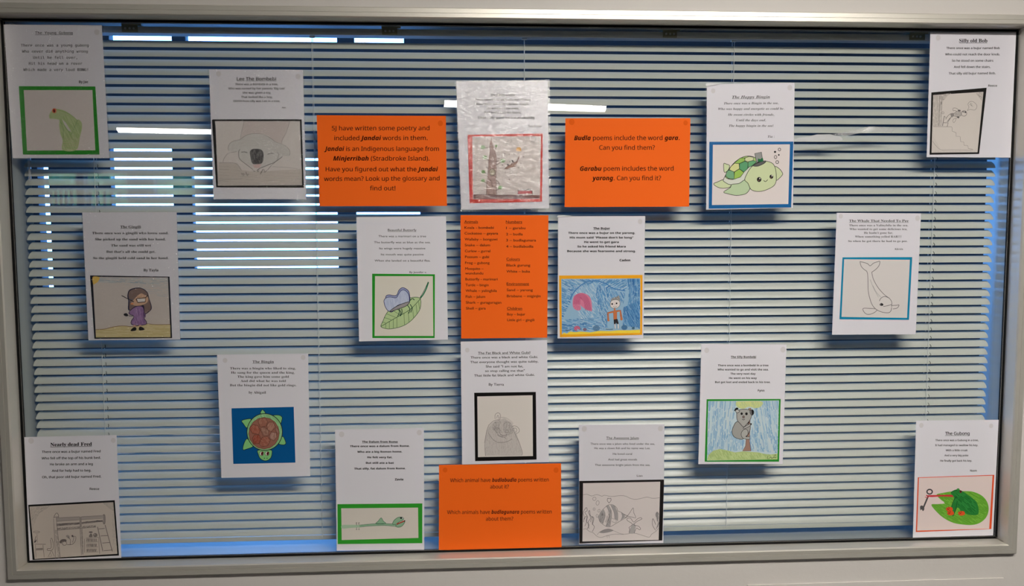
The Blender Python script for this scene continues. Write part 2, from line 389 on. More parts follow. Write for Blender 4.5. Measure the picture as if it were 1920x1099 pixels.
# ------------------------------------------------------------------ posters
def smooth(pts, closed=True, k=4):
    n = len(pts); out = []
    if n < 3: return pts
    for i in range(n if closed else n-1):
        g = lambda j: pts[j % n] if closed else pts[max(0, min(n-1, j))]
        p0, p1, p2, p3 = g(i-1), g(i), g(i+1), g(i+2)
        for s in range(k):
            t = s/k
            out.append(tuple(.5*((2*p1[a])+(-p0[a]+p2[a])*t+(2*p0[a]-5*p1[a]+4*p2[a]-p3[a])*t*t+(-p0[a]+3*p1[a]-3*p2[a]+p3[a])*t**3) for a in (0, 1)))
    if not closed: out.append(tuple(pts[-1]))
    return out
def inside_runs(poly, ang, sp, jit):
    ca, sa = math.cos(ang), math.sin(ang); R = [(x*ca+y*sa, -x*sa+y*ca) for x, y in poly]
    y = min(p[1] for p in R)+sp*.5; y1 = max(p[1] for p in R); runs = []
    while y < y1:
        xs = []
        for i in range(len(R)):
            a, b = R[i], R[(i+1) % len(R)]
            if (a[1] > y) != (b[1] > y): xs.append(a[0]+(y-a[1])/(b[1]-a[1])*(b[0]-a[0]))
        xs.sort()
        for i in range(0, len(xs)-1, 2):
            u, v = xs[i], xs[i+1]
            while u < v:
                e = min(v, u+random.uniform(.35, 1)*max(jit, 4)) if jit else v
                dy = random.uniform(-.3, .3)*sp
                runs.append(((u*ca-y*sa, u*sa+y*ca), (e*ca-(y+dy)*sa, e*sa+(y+dy)*ca))); u = e+(random.uniform(0, .25)*jit if jit else 1e9)
        y += sp*random.uniform(.7, 1.3)
    return runs
class Art:
    """flat artwork on a sheet, in the sheet's own drawing units, laid on the sheet plane"""
    def __init__(s, T, y0): s.T = T; s.y = y0; s.v = []; s.f = []; s.c = []
    def P(s, x, y): ox, oy, k = s.T; return tuple(at(ox+x/k, oy+y/k, s.y))
    def up(s): s.y -= .000012
    def tri(s, poly, col):
        n = len(s.v); s.v += [s.P(*p) for p in poly]
        for t in tessellate_polygon([[Vector((p[0], p[1], 0)) for p in poly]]): s.f.append(tuple(n+i for i in t)); s.c.append(col)
    def p(s, col, pts): s.up(); s.tri(pts, col); return s
    def F(s, col, pts): return s.p(col, smooth(pts))
    def rib(s, col, w, pts, closed=False):
        n = len(pts)
        if n < 2: return
        b = len(s.v)
        for i, p in enumerate(pts):
            if closed: a, c = pts[i-1], pts[(i+1) % n]
            else: a, c = pts[max(0, i-1)], pts[min(n-1, i+1)]
            dx, dy = c[0]-a[0], c[1]-a[1]; l = math.hypot(dx, dy) or 1; nx, ny = -dy/l*w/2, dx/l*w/2
            s.v += [s.P(p[0]+nx, p[1]+ny), s.P(p[0]-nx, p[1]-ny)]
        for i in range(n if closed else n-1):
            j = (i+1) % n; s.f.append((b+2*i, b+2*i+1, b+2*j+1, b+2*j)); s.c.append(col)
    def l(s, col, w, pts, closed=False): s.up(); s.rib(col, w, pts, closed); return s
    def L(s, col, w, pts, closed=False): return s.l(col, w, smooth(pts, closed), closed)
    def FO(s, fill, col, w, pts): s.F(fill, pts); return s.L(col, w, pts, True)
    def pO(s, fill, col, w, pts): s.p(fill, pts); return s.l(col, w, pts, True)
    def ell(s, cx, cy, rx, ry, rot=0, n=16):
        c, q = math.cos(rot), math.sin(rot)
        return [(cx+rx*math.cos(t)*c-ry*math.sin(t)*q, cy+rx*math.cos(t)*q+ry*math.sin(t)*c) for t in [2*math.pi*i/n for i in range(n)]]
    def e(s, col, cx, cy, rx, ry=None, rot=0): return s.p(col, s.ell(cx, cy, rx, ry or rx, rot))
    def o(s, col, w, cx, cy, rx, ry=None, rot=0): return s.l(col, w, s.ell(cx, cy, rx, ry or rx, rot), True)
    def h(s, cols, w, sp, deg, pts, jit=40, sm=False):
        s.up(); cols = cols if isinstance(cols, list) else [cols]
        for a, b in inside_runs(smooth(pts) if sm else pts, math.radians(deg), sp, jit):
            if abs(a[0]-b[0])+abs(a[1]-b[1]) > 1: s.rib(random.choice(cols), w*random.uniform(.7, 1.2), [a, ((a[0]+b[0])/2+random.uniform(-.3, .3), (a[1]+b[1])/2+random.uniform(-.3, .3)), b])
        return s
    def build(s, name, parent):
        org = parent_world(parent); me = bpy.data.meshes.new(name)
        me.from_pydata([tuple(Vector(v)-org) for v in s.v], [], s.f); me.update()
        at_ = me.color_attributes.new('ink', 'FLOAT_COLOR', 'CORNER'); i = 0; buf = []
        for pl, c in zip(me.polygons, s.c): buf += list((*lin(c), 1))*pl.loop_total
        at_.data.foreach_set('color', buf)
        # faces all look at the room
        bm = bmesh.new(); bm.from_mesh(me)
        fl = [f for f in bm.faces if f.normal.y > 0]; bmesh.ops.reverse_faces(bm, faces=fl); bm.to_mesh(me); bm.free()
        return link(name, me, INK, parent)

def text_mesh(name, lines, T, y, m, parent, capdef, sty, underline=None):
    """lines: (string, x0, x1, y0[, y1[, cap]]); *word* is bold italic"""
    ox, oy, k = T; V = []; Fc = []
    fn, tab, off = STY[sty]
    for ln in lines:
        s, x0, x1, b0 = ln[:4]; b1 = ln[4] if len(ln) > 4 and ln[4] else b0; cp = ln[5] if len(ln) > 5 else capdef
        if '*' in s:
            parts = s.split('*'); s2 = ''.join(shift(p, STY['sansbi'][1]) if i % 2 else p for i, p in enumerate(parts)); body = s2 if font(fn) else s.replace('*', '')
        else: body = shift(s, tab) if font(fn) else s
        vs, fs = glyphs(body, fn, off); mn = min(v[0] for v in vs); mx = max(v[0] for v in vs); sx = (x1-x0)/(mx-mn); sy = cp/cap(fn, tab, off); n = len(V)
        for vx, vy in vs:
            X = x0+(vx-mn)*sx; t = (X-x0)/(x1-x0); V.append(at(ox+X/k, oy+(b0+(b1-b0)*t-vy*sy)/k, y))
        Fc += [tuple(n+i for i in f) for f in fs]
        if underline:
            n = len(V); u0, u1 = underline
            V += [at(ox+x/k, oy+yy/k, y) for x, yy in ((x0, b0+u0), (x1, b1+u0), (x1, b1+u1), (x0, b0+u1))]; Fc.append((n, n+1, n+2, n+3))
    o = meshobj(name, V, Fc, m, parent)
    bm = bmesh.new(); bm.from_mesh(o.data); fl = [f for f in bm.faces if f.normal.y > 0]; bmesh.ops.reverse_faces(bm, faces=fl); bm.to_mesh(o.data); bm.free()
    return o

def lerp(a, b, t): return tuple(a[i]+(b[i]-a[i])*t for i in range(len(a)))
def quad_card(name, q, y0, y1, m, parent, bow=0.0):
    """thin sheet between depth y0 (front) and y1 (back), q = four pixels; cut in strips so it can bow a little"""
    N = 8; b = MB()
    for j in range(N+1):
        for i in range(N+1):
            p = lerp(lerp(q[0], q[1], i/N), lerp(q[3], q[2], i/N), j/N); d = bow*math.sin(math.pi*i/N)*(.4+.6*(j/N))
            b.v.append(tuple(at(*p, y0-d)))
    M = N+1; K = len(b.v); b.v += [(x, y+(y1-y0), z) for x, y, z in b.v]
    for j in range(N):
        for i in range(N):
            a = j*M+i; b.f.append((a, a+M, a+M+1, a+1)); b.f.append((K+a, K+a+1, K+a+M+1, K+a+M))
    for i in range(N):
        b.f += [(i, i+1, K+i+1, K+i), (N*M+i+1, N*M+i, K+N*M+i, K+N*M+i+1), ((i+1)*M, i*M, K+i*M, K+(i+1)*M), (i*M+N, (i+1)*M+N, K+(i+1)*M+N, K+i*M+N)]
    return b.build(name, m, parent)
def crop(q, T): return [(T[0]+x/T[2], T[1]+y/T[2]) for x, y in q]

def poster(name, label, group, quad, T, sheet_m=None, base=-.0012, lam=None, tacks=None, cat='poster'):
    sheet_m = sheet_m or PAPER
    c = lerp(quad[3], quad[2], .5); r = empty(name, at(*c, base)); tag(r, label, cat, group)
    quad_card('sheet', quad, base, base+.0004, sheet_m, r)
    for (tx, ty) in tacks or []:
        p = at(*crop([(tx, ty)], T)[0], base-.00003); rr = .0062*random.uniform(.85, 1.1)
        q = [(p.x+rr*math.cos(t*math.pi/6), p.y, p.z+rr*1.1*math.sin(t*math.pi/6)) for t in range(12)]
        MB().prism(q, [(a, b+.00002, c_) for a, b, c_ in q]).build('tack_mark', TACKO if sheet_m is ORANGE else TACK, r)
    if lam:
        m_, e = lam; l, t, rt, bt = e
        ex = [(quad[0][0]-l, quad[0][1]-t), (quad[1][0]+rt, quad[1][1]-t), (quad[2][0]+rt, quad[2][1]+bt), (quad[3][0]-l, quad[3][1]+bt)]
        quad_card('laminate_pouch', ex, base-.0022, base-.0021, m_, r)
    return r
def picture(r, T, outer, inner, mount_rgb, sheet_rgb, base, name_sfx=''):
    mm = mat('card_%d_%d_%d' % mount_rgb, mount_rgb, .8, spec=.15)
    o = quad_card('picture_mount', crop(outer, T), base-.0006, base-.0001, mm, r)
    if inner is None: return Art(T, base-.00065), o
    a = Art(T, base-.00065); a.p(sheet_rgb, inner); return a, o

GP = 'poem sheets taped to the window'
GO = 'orange notice sheets taped to the window'
B = -.0012
def words(r, T, title, lines, who, sty, cap_, tcap, m=None, tsty=None, wcap=None, u=(3, 5), base=B, wsty=None):
    m = m or INKTXT
    if title: text_mesh('title', [title], T, base-.00012, m, r, tcap, tsty or sty, u)
    text_mesh('verse', lines, T, base-.00012, m, r, cap_, sty)
    if who: text_mesh('author_line', [who], T, base-.00012, m, r, wcap or cap_, wsty or sty)
PEN = (70, 66, 68); BLK = (22, 20, 22)

# --- 1 frog, green mount
T = (0, 0, 3.434)
r = poster('poem_sheet', 'poem sheet headed The Young Gubong with a pale green frog in a green frame', GP, [(7.3,46),(190.7,47),(204.7,296.5),(24,296.5)], T, lam=(LAM, (1, 1, 3, 1.5)), tacks=[(623, 207)])
words(r, T, ('The Young Gubong', 226, 468, 220), [('There once was a young gubong', 134, 571, 300), ('Who never did anything wrong', 142, 565, 339), ('Until he fell over,', 213, 497, 379), ('Hit his head on a rover', 185, 530, 417), ('Which made a very loud BONG!', 150, 566, 457)], ('By Jac', 508, 568, 535), 'mono', 17, 17, wcap=16, wsty='sansb')
a, o = picture(r, T, [(121,555),(613,557),(640,995),(148,995)], [(153,580),(595,580),(614,968),(174,970)], (40,140,38), (210,200,196), B)
G1, G2 = (176,190,138), (140,168,104)
a.F(G1, [(316,742),(326,722),(345,703),(375,702),(420,715),(462,742),(496,772),(505,768),(526,790),(527,830),(515,880),(492,966),(402,966),(404,905),(388,860),(380,800),(384,775),(350,765),(322,764),(316,752)])
a.h([G2, (160,182,120), (188,200,150)], 2.5, 6, 65, [(384,770),(420,740),(500,790),(525,820),(505,890),(480,960),(405,960),(405,900)], 60)
a.h([(196,176,150), (170,180,130)], 2, 14, 0, [(404,870),(515,870),(500,960),(404,960)], 0)
a.L(G2, 2.5, [(360,705),(420,722),(470,750),(500,780)]); a.L((120,150,100), 2.2, [(382,775),(398,800),(410,840),(405,900)]); a.L((120,150,100), 2.2, [(410,800),(436,840),(462,862)])
a.p((205,200,192), [(398,765),(425,790),(458,848),(440,842),(412,800)])
a.L((110,140,95), 2, [(500,772),(480,820),(458,870)]); a.e((206,150,110), 350, 713, 16, 17); a.e((200,60,40), 349, 713, 10, 13); a.e(BLK, 349, 714, 4, 10, -.3)
a.L((150,170,120), 2, [(318,745),(330,752),(322,762)])
a.build('drawing', o)

# --- 2 koala face, thin black mount
T = (380, 110, 3.927)
r = poster('poem_sheet', 'poem sheet headed Lee The Bombebi with a pencil koala face in black frame', GP, [(392,130.4),(568,131),(574.3,373.6),(400.4,373.6)], T, lam=(LAM, (3, 1, 2, 3)), tacks=[(117, 112), (702, 132)])
words(r, T, ('Lee The Bombebi', 251, 541, 161), [('There was a Bombebi in a tree,', 238, 555, 196), ("Who was named by her parents 'Big Lee'", 188, 606, 227), ('She was given a toy,', 293, 503, 258), ('That looked like a boy,', 283, 514, 290), ('OHHH how silly was Lee in a tree.', 225, 571, 320)], ('Alex', 582, 612, 366), 'sansm', 15, 24, wcap=11)
a, o = picture(r, T, [(68,447),(728,447),(745,950),(100,948)], [(93,460),(716,460),(732,932),(113,936)], (22,20,20), (206,198,194), B)
a.T = (400, 210, 6.867); Pn = (128,120,118); Pd = (84,78,78)
a.p((196,184,180), [(395,122),(985,122),(880,400),(780,385),(690,310),(540,275),(430,298),(350,350)])
a.p((190,180,172), [(70,655),(300,668),(360,745),(510,770),(1140,735),(1140,940),(60,950)])
a.F((196,192,188), [(345,355),(430,295),(540,275),(690,310),(800,385),(930,440),(985,520),(975,572),(890,570),(800,640),(600,730),(470,690),(335,600),(320,520),(210,500),(190,450),(230,390)])
a.h([(172,166,162), (182,176,172)], 4, 16, 4, [(250,390),(430,310),(680,310),(950,460),(970,560),(860,560),(700,450),(420,440),(230,490)], 90)
a.h([(178,168,160), (166,156,150)], 4, 38, 3, [(70,680),(300,690),(360,760),(1130,760),(1130,930),(70,930)], 150)
a.l(Pn, 4, [(395,122),(365,250),(345,345)]); a.L(Pn, 4, [(985,122),(935,270),(890,350),(878,402)])
a.L(Pn, 5, [(345,355),(430,298),(540,277),(630,288),(700,315),(760,355),(800,390)])
a.L(Pn, 5, [(345,358),(260,375),(210,410),(190,460),(200,500)]); a.L(Pn, 5, [(810,390),(900,420),(960,465),(988,520),(975,560)])
a.L(Pd, 6, [(342,480),(325,520),(335,600),(390,650),(450,695),(510,742)]); a.L(Pn, 5, [(820,515),(840,545),(820,620),(770,670)])
a.L(Pd, 7, [(890,575),(800,640),(700,685),(600,725),(560,755)]); a.L(Pd, 5, [(840,615),(760,675),(700,745)])
a.L(Pn, 5, [(120,648),(150,580),(200,530),(300,512)]); a.L(Pn, 5, [(75,655),(180,655),(300,668),(360,750)])
a.l(BLK, 7, [(358,518),(400,514),(438,524)]); a.l(BLK, 7, [(698,545),(740,532),(780,532)])
a.F((92,90,90), [(475,560),(472,510),(500,480),(555,472),(620,488),(645,530),(645,600),(625,660),(560,672),(500,660)]); a.h([(60,58,60), (116,112,112)], 6, 9, 88, [(480,560),(480,510),(510,485),(600,485),(640,540),(630,640),(560,665),(500,650)], 60)
a.h([(208,160,158)], 6, 9, 3, [(500,675),(625,672),(590,720),(530,715)], 50)
for q in ([(360,785),(372,810),(385,785),(385,828),(402,795)], [(420,770),(425,800)], [(430,800),(438,822),(450,795)], [(512,760),(540,765)], [(560,750),(575,775),(590,745)], [(605,800),(640,735),(620,780)], [(650,740),(665,780),(690,750)]): a.l(BLK, 6, q)
a.L(Pn, 3, [(80,735),(150,742),(200,738)]); a.L(Pn, 3, [(80,880),(200,868),(370,862)]); a.L(Pn, 3, [(760,705),(950,715),(1080,730)])
a.build('drawing', o)

# --- 3 possum falling from tree, red mount
T = (840, 140, 4.229)
r = poster('poem_sheet', 'creased shiny poem sheet headed The Chubby Gubi with a tree in a red frame', GP, [(855.4,153),(1026.8,151.4),(1029.6,390.6),(864.8,393.5)], T, lam=(LAME, (2, 2, 4, 3)))
words(r, T, ('The Chubby Gubi', 337, 528, 169), [('There once was a gubi who was chubby', 215, 657, 206), ('Because he ate a big chicken nuggie.', 222, 645, 241), ('He fell out of the trees,', 305, 563, 276), ('And broke both his knees,', 285, 580, 309), ('That silly gubi who was chubby', 233, 690, 350)], ('Lea Grans', 637, 747, 417), 'serifb', 19, 19, u=(2.5, 4.5))
a, o = picture(r, T, [(155,477),(752,466),(746,1008),(172,1020)], [(192,490),(737,488),(728,985),(198,988)], (206,44,28), (212,200,196), B)
a.T = (860, 230, 6.87); BR = (150,116,108); BD = (96,66,62)
a.p((140,100,96), [(190,925),(500,932),(760,930),(1045,932),(1045,975),(800,985),(190,985)])
a.h([(110,72,70), (160,124,118), (92,58,58)], 6, 12, 1, [(190,930),(1045,934),(1045,972),(800,982),(190,980)], 120)
a.p((176,146,138), [(395,285),(425,192),(440,285),(462,340),(485,400),(490,560),(480,700),(488,930),(362,930),(358,760),(378,620),(385,480),(408,370)])
a.h([(150,118,112), (190,162,154), (136,104,98)], 5, 13, 90, [(400,300),(425,200),(455,340),(482,400),(485,700),(485,925),(366,925),(362,760),(390,480)], 90)
for q in ([(395,290),(408,370),(388,470),(380,620),(362,740),(358,925)], [(440,290),(470,400),(488,480),(486,600),(482,720),(488,925)]): a.L(BD, 5, q)
for q in ([(405,318),(330,328)], [(388,485),(350,465)], [(385,590),(332,532),(372,600)], [(370,668),(335,640)], [(358,788),(330,762)], [(465,345),(500,290)], [(470,400),(490,365)], [(492,462),(548,450)], [(490,500),(515,490)], [(492,545),(540,508)], [(488,740),(530,795),(490,785)], [(490,872),(520,850)]): a.l(BD, 8, q)
for x, y, rr in ((312,318,30),(338,446,28),(318,633,26),(312,745,26),(570,492,30),(536,836,28),(485,300,18)):
    a.F((136,170,112), [(x-rr,y),(x-rr*.5,y-rr*.8),(x+rr*.6,y-rr*.7),(x+rr,y+2),(x+rr*.4,y+rr*.8),(x-rr*.6,y+rr*.7)]); a.h([(84,132,78),(150,182,128)], 5, 8, 30, a.ell(x, y, rr, rr*.8), 20)
a.FO((186,172,150), BLK, 5, a.ell(433, 640, 40, 44, 0, 10)); a.o(BD, 3, 440, 645, 26, 30)
a.L(BD, 6, [(405,735),(425,770),(430,830)]); a.l(BD, 6, [(430,830),(445,805)]); a.L(BLK, 4, [(428,195),(420,225)]); a.L(BD, 5, [(440,430),(455,470),(430,530)])
a.e(BD, 425, 297, 7, 9); a.L(PEN, 3, [(905,210),(930,185),(975,180),(995,205),(970,245),(925,240)]); a.L(PEN, 3, [(610,275),(640,235),(685,220),(670,255),(620,275)], True)
a.F((222,160,52), [(742,360),(750,322),(790,318),(806,340),(800,368)])
a.F((150,112,100), [(585,595),(620,565),(665,535),(700,510),(740,500),(775,430),(790,428),(770,480),(750,530),(725,575),(670,575),(620,600)])
a.h([(110,70,62), (190,142,108)], 4, 9, -35, [(610,590),(680,525),(740,500),(740,540),(710,575)], 40)
a.L(BLK, 3.5, [(585,598),(620,562),(665,535),(705,512),(745,500),(778,430)]); a.L(BLK, 3, [(620,600),(655,598),(662,612)])
for x, y in ((690,490),(665,500),(700,500),(632,540)): a.e(BLK, x, y, 10, 9)
for x, y in ((592,402),(652,410),(714,402),(835,440),(800,526),(770,582),(750,655),(598,638),(653,730),(563,546)): a.e(BD, x, y, 9, 7, .5)
a.p((196,76,84), [(765,880),(945,878),(945,915),(765,918)]); a.h([(232,150,152)], 4, 10, 60, [(770,885),(940,882),(940,912),(770,914)], 30)
a.l(BLK, 7, [(762,925),(765,862),(780,880),(800,858),(820,880),(840,860),(855,878),(890,858),(925,878),(945,868),(950,925)]); a.L(BLK, 5, [(880,862),(905,852),(930,868)])
a.l(BD, 6, [(190,930),(330,925),(500,934),(640,942)])
a.build('drawing', o)

# --- 4 sea turtle with top hat, blue mount
T = (1310, 140, 4.225)
r = poster('poem_sheet', 'poem sheet headed The Happy Bingin with a smiling turtle in a top hat', GP, [(1325.4,157.8),(1489.9,155.4),(1486.8,389.7),(1324.2,393.3)], T, lam=(LAMS, (2.5, 1, 1, 1)), tacks=[(115, 128), (722, 103)])
words(r, T, ('The Happy Bingin', 265, 564, 189, 186), [('There once was a Bingin in the sea,', 200, 633, 236, 233), ('Who was happy and energetic as could be.', 155, 678, 280, 277), ('He swam circles with friends,', 231, 599, 325), ('Until the days end,', 298, 533, 369), ('The happy bingin in the sea!', 240, 592, 413)], ('Tia :', 547, 600, 499), 'chancery', 17, 22, u=(3, 4.8))
a, o = picture(r, T, [(85,532),(750,530),(733,1052),(80,1062)], [(113,556),(723,552),(710,1025),(105,1033)], (18,98,158), (224,214,212), B)
K = 4.2; L1, L2, L3 = (206,216,172), (188,208,168), (196,212,184)
a.FO(L1, BLK, K, [(206,775),(198,740),(200,703),(222,710),(245,720),(235,755)])
a.FO(L1, BLK, K, [(600,732),(635,742),(660,772),(664,792),(640,820),(612,832)])
a.FO(L1, BLK, K, [(118,867),(150,850),(200,832),(235,860),(260,878),(230,897),(165,897)])
a.FO((214,216,206), BLK, K, [(196,832),(235,760),(290,690),(360,652),(410,648),(470,680),(430,740),(365,832),(320,865),(250,872),(205,850)])
a.FO((174,200,126), BLK, K, [(212,800),(240,750),(285,695),(345,655),(400,645),(450,660),(462,690),(410,725),(360,765),(320,810),(270,830),(225,822)])
def P(c, q): a.pO(c, BLK, K, q)
P((214,214,150), [(242,752),(255,728),(283,702),(320,705),(323,745),(280,772)]); P((150,190,90), [(283,700),(330,660),(365,660),(368,684),(322,705)])
P((120,170,130), [(212,800),(225,765),(242,755),(280,770),(283,828),(235,822)]); P((160,196,88), [(283,772),(322,747),(358,775),(330,812),(280,828)])
P((92,158,112), [(323,705),(368,685),(392,700),(388,745),(358,772),(323,747)]); P((212,214,170), [(368,660),(400,648),(435,655),(432,680),(392,690),(366,682)]); P((104,168,118), [(392,690),(432,680),(462,690),(420,725),(390,735)])
a.FO(L2, BLK, K, [(362,835),(385,845),(405,890),(400,915),(370,945),(300,957),(235,945),(198,930),(250,895),(262,870),(320,862)])
a.FO(L1, BLK, K, [(365,835),(380,790),(415,735),(470,695),(530,686),(580,700),(605,735),(615,800),(612,850),(590,885),(530,915),(470,926),(415,910),(390,860)])
a.FO((96,96,96), BLK, K, [(430,722),(455,705),(500,688),(532,684),(520,702),(470,725)]); P((150,150,148), [(444,625),(497,614),(508,680),(458,695)]); a.F((20,104,60), [(470,690),(472,665),(488,670),(505,658),(512,684),(492,690)])
for x, y, rr in ((479, 831, 18), (576, 809, 15)): a.e(BLK, x, y, rr, rr*1.1); a.e((214,206,200), x+5, y-8, 5, 6); a.e((120,90,70), x-3, y+8, 6, 4)
a.L(BLK, 4.5, [(514,838),(530,847),(547,832)])
a.o(BLK, 4, 640, 593, 10, 11).o(BLK, 4, 609, 653, 10, 13).o(BLK, 4.5, 622, 693, 11, 12).e(BLK, 605, 612, 9, 8).e(BLK, 635, 636, 6, 7)
a.build('drawing', o)

# --- 5 staircase pencil drawing, crooked black mount
T = (1640, 40, 4.071)
r = poster('poem_sheet', 'poem sheet with a pencil figure falling down stairs in a crooked black frame', GP, [(1744.4,60.9),(1905.3,60.9),(1894.7,295.5),(1737.5,294.7)], T, lam=(LAMS, (2, 0, 0, 1.5)), tacks=[(485, 126)])
words(r, T, ('Silly old Bob', 645, 860, 160), [('There once was a bujur named Bob', 547, 955, 212), ('Who could not reach the door knob.', 538, 956, 260), ('So he stood on some chairs', 589, 906, 308), ('And fell down the stairs.', 604, 885, 356), ('That silly old bujur named Bob.', 565, 924, 406, 404)], ('Reece', 867, 935, 499), 'sansm', 16, 26, tsty='serifb', u=(4, 7))
a, o = picture(r, T, [(434,543),(855,507),(797,1012),(420,1018)], [(447,563),(830,538),(785,1000),(434,1003)], (20,18,18), (208,200,194), B)
a.T = (1735, 160, 8.144); g = (120,114,112)
a.h([(186,178,172), (176,168,162)], 8, 9, 85, [(120,155),(250,150),(235,620),(108,625)], 150)
a.h([(150,142,138), (176,168,162)], 7, 9, -30, [(255,190),(290,130),(400,120),(330,170),(270,240)], 50); a.h([(150,142,138), (176,168,162)], 7, 9, 30, [(770,120),(880,100),(862,240),(820,180)], 50)
a.h([(192,184,178)], 6, 20, 60, [(105,650),(180,900),(250,990),(700,1000),(790,960),(790,1020),(100,1020)], 120)
for q in ([(120,630),(400,634)], [(245,155),(242,290)], [(220,160),(208,620)], [(260,160),(238,620)]): a.l(g, 5, q)
a.l((96,90,90), 8, [(245,250),(243,295)]); a.l(g, 5, [(400,634),(410,650),(408,700),(440,712),(468,722),(470,780),(530,782),(540,862),(586,866),(590,916),(648,922),(655,965),(716,975)])
a.L(g, 4, [(110,850),(160,920),(240,985),(400,985),(700,990),(718,975)]); a.o(g, 5, 268, 420, 18, 16)
a.l(Pd, 8, [(290,470),(262,620)]); a.l(Pd, 8, [(280,570),(350,572),(332,630)]); a.l(g, 5, [(290,470),(320,500)])
a.L(Pd, 6, [(310,520),(350,460),(400,430),(440,430)]); a.L(Pd, 6, [(330,560),(370,510),(410,470),(440,470)]); a.L(Pd, 6, [(345,560),(385,500)])
a.F((140,134,132), [(385,440),(420,425),(445,440),(430,470),(400,490)]); a.F((190,182,178), [(440,430),(480,400),(530,400),(560,430),(545,465),(490,475),(445,468)]); a.h([(130,122,120)], 4, 12, 50, [(450,430),(530,405),(550,430),(540,462),(460,465)], 30)
a.L(Pd, 5, [(440,430),(480,400),(540,402)]); a.L(Pd, 5, [(440,470),(490,478),(550,462)]); a.L(Pd, 5, [(480,398),(450,385),(425,390),(425,350),(470,350),(510,375),(535,390)])
a.F((96,92,92), [(495,380),(530,375),(540,392),(505,395)]); a.F((96,92,92), [(478,480),(520,480),(505,505)]); a.L(g, 5, [(475,495),(455,550),(430,570),(420,535),(440,510),(475,500)])
a.o(Pd, 6, 590, 430, 42, 42); a.e((80,76,78), 612, 410, 14, 14); a.e((130,124,122), 580, 405, 16, 10)
a.L(g, 5, [(640,385),(665,335),(650,290),(680,250),(730,250),(780,295),(785,340),(750,378),(690,368),(640,388)]); a.l(g, 5, [(675,300),(700,265),(690,300),(715,310)]); a.L(g, 4, [(715,280),(700,310),(730,320)])
a.build('drawing', o)

# --- 6 girl in purple, black mount
T = (140, 390, 4.229)
r = poster('poem_sheet', 'laminated poem sheet headed The Gingili with a girl in a purple dress on sand', GP, [(154.2,398.3),(331,397.6),(337.9,637.1),(166,638.3)], T, lam=(LAM, (2, 1, 1, 1)))
words(r, T, ('The Gingili', 362, 526, 160), [('There once was a gingili who loved sand.', 138, 745, 208), ('She picked up the sand with her hand.', 162, 722, 257), ('The sand was still wet', 288, 606, 306), ("But that's all she could get.", 251, 641, 356), ('So the gingili held cold sand in her hand.', 146, 745, 406)], ('By Tayla', 545, 665, 503), 'serifb', 18, 20, wcap=20)
a, o = picture(r, T, [(122,535),(752,545),(772,1032),(157,1038)], [(143,547),(740,551),(760,1025),(168,1027)], (16,18,34), (200,190,184), B)
a.h([(172,180,186), (158,170,182), (186,190,192)], 6, 9, 3, [(190,552),(738,556),(742,605),(560,600),(180,590)], 90); a.h([(184,186,188)], 5, 16, 5, [(380,600),(742,605),(745,720),(600,680)], 90)
a.F((222,184,92), [(143,547),(195,549),(188,580),(165,600),(147,604)])
a.p((206,190,142), [(166,965),(230,960),(300,945),(380,935),(470,940),(560,918),(640,925),(758,925),(760,1025),(168,1027)]); a.h([(196,178,126), (214,198,156)], 5, 10, 2, [(170,970),(300,950),(460,945),(755,930),(758,1020),(170,1022)], 90)
a.L((120,86,46), 4, [(166,965),(240,960),(300,945),(380,935),(470,942),(560,920),(640,925),(758,925)])
HR = (128,106,100); a.F((28,30,60), [(418,690),(440,645),(520,632),(575,665),(592,720),(612,790),(590,825),(550,842),(525,780),(430,815),(425,740)])
a.F(HR, [(426,690),(445,652),(520,638),(572,670),(588,720),(605,790),(585,820),(556,835),(545,770),(480,780),(436,808),(434,740)])
a.F((206,166,138), [(455,735),(520,680),(555,690),(582,712),(575,750),(520,775),(470,772),(450,755)]); a.F(HR, [(430,700),(450,655),(515,645),(500,690),(470,725),(440,745)])
a.p((222,218,214), [(495,722),(560,718),(556,742),(502,748)]); a.l(BLK, 6, [(485,728),(495,718),(562,712),(560,745),(500,750),(490,728)], True); a.l(BLK, 6, [(372,695),(425,722),(470,745)]); a.l((60,80,110), 4, [(430,728),(465,728),(460,745),(430,745)], True); a.l(BLK, 5, [(560,715),(582,690)])
a.e((226,140,90), 455, 760, 12, 7)
a.FO((146,112,158), (40,26,60), 5, [(470,790),(500,778),(540,785),(552,830),(548,870),(570,905),(560,925),(500,932),(455,925),(448,900),(470,860),(432,840),(440,815)]); a.h([(166,130,176), (124,92,140)], 5, 9, 80, [(475,800),(540,795),(545,860),(560,915),(460,920),(470,860)], 60)
a.l((30,24,50), 5, [(462,858),(425,855)]); a.F((24,26,34), [(388,842),(410,835),(425,850),(415,860),(395,855)]); a.F((96,70,110), [(545,830),(562,840),(560,870),(545,865)])
for x in (475, 520): a.p((200,160,134), [(x-10,928),(x+8,928),(x+8,950),(x-10,950)])
a.F(BLK, [(443,975),(465,948),(488,950),(484,972)]); a.F(BLK, [(512,970),(512,945),(535,945),(554,965)])
a.build('drawing', o)

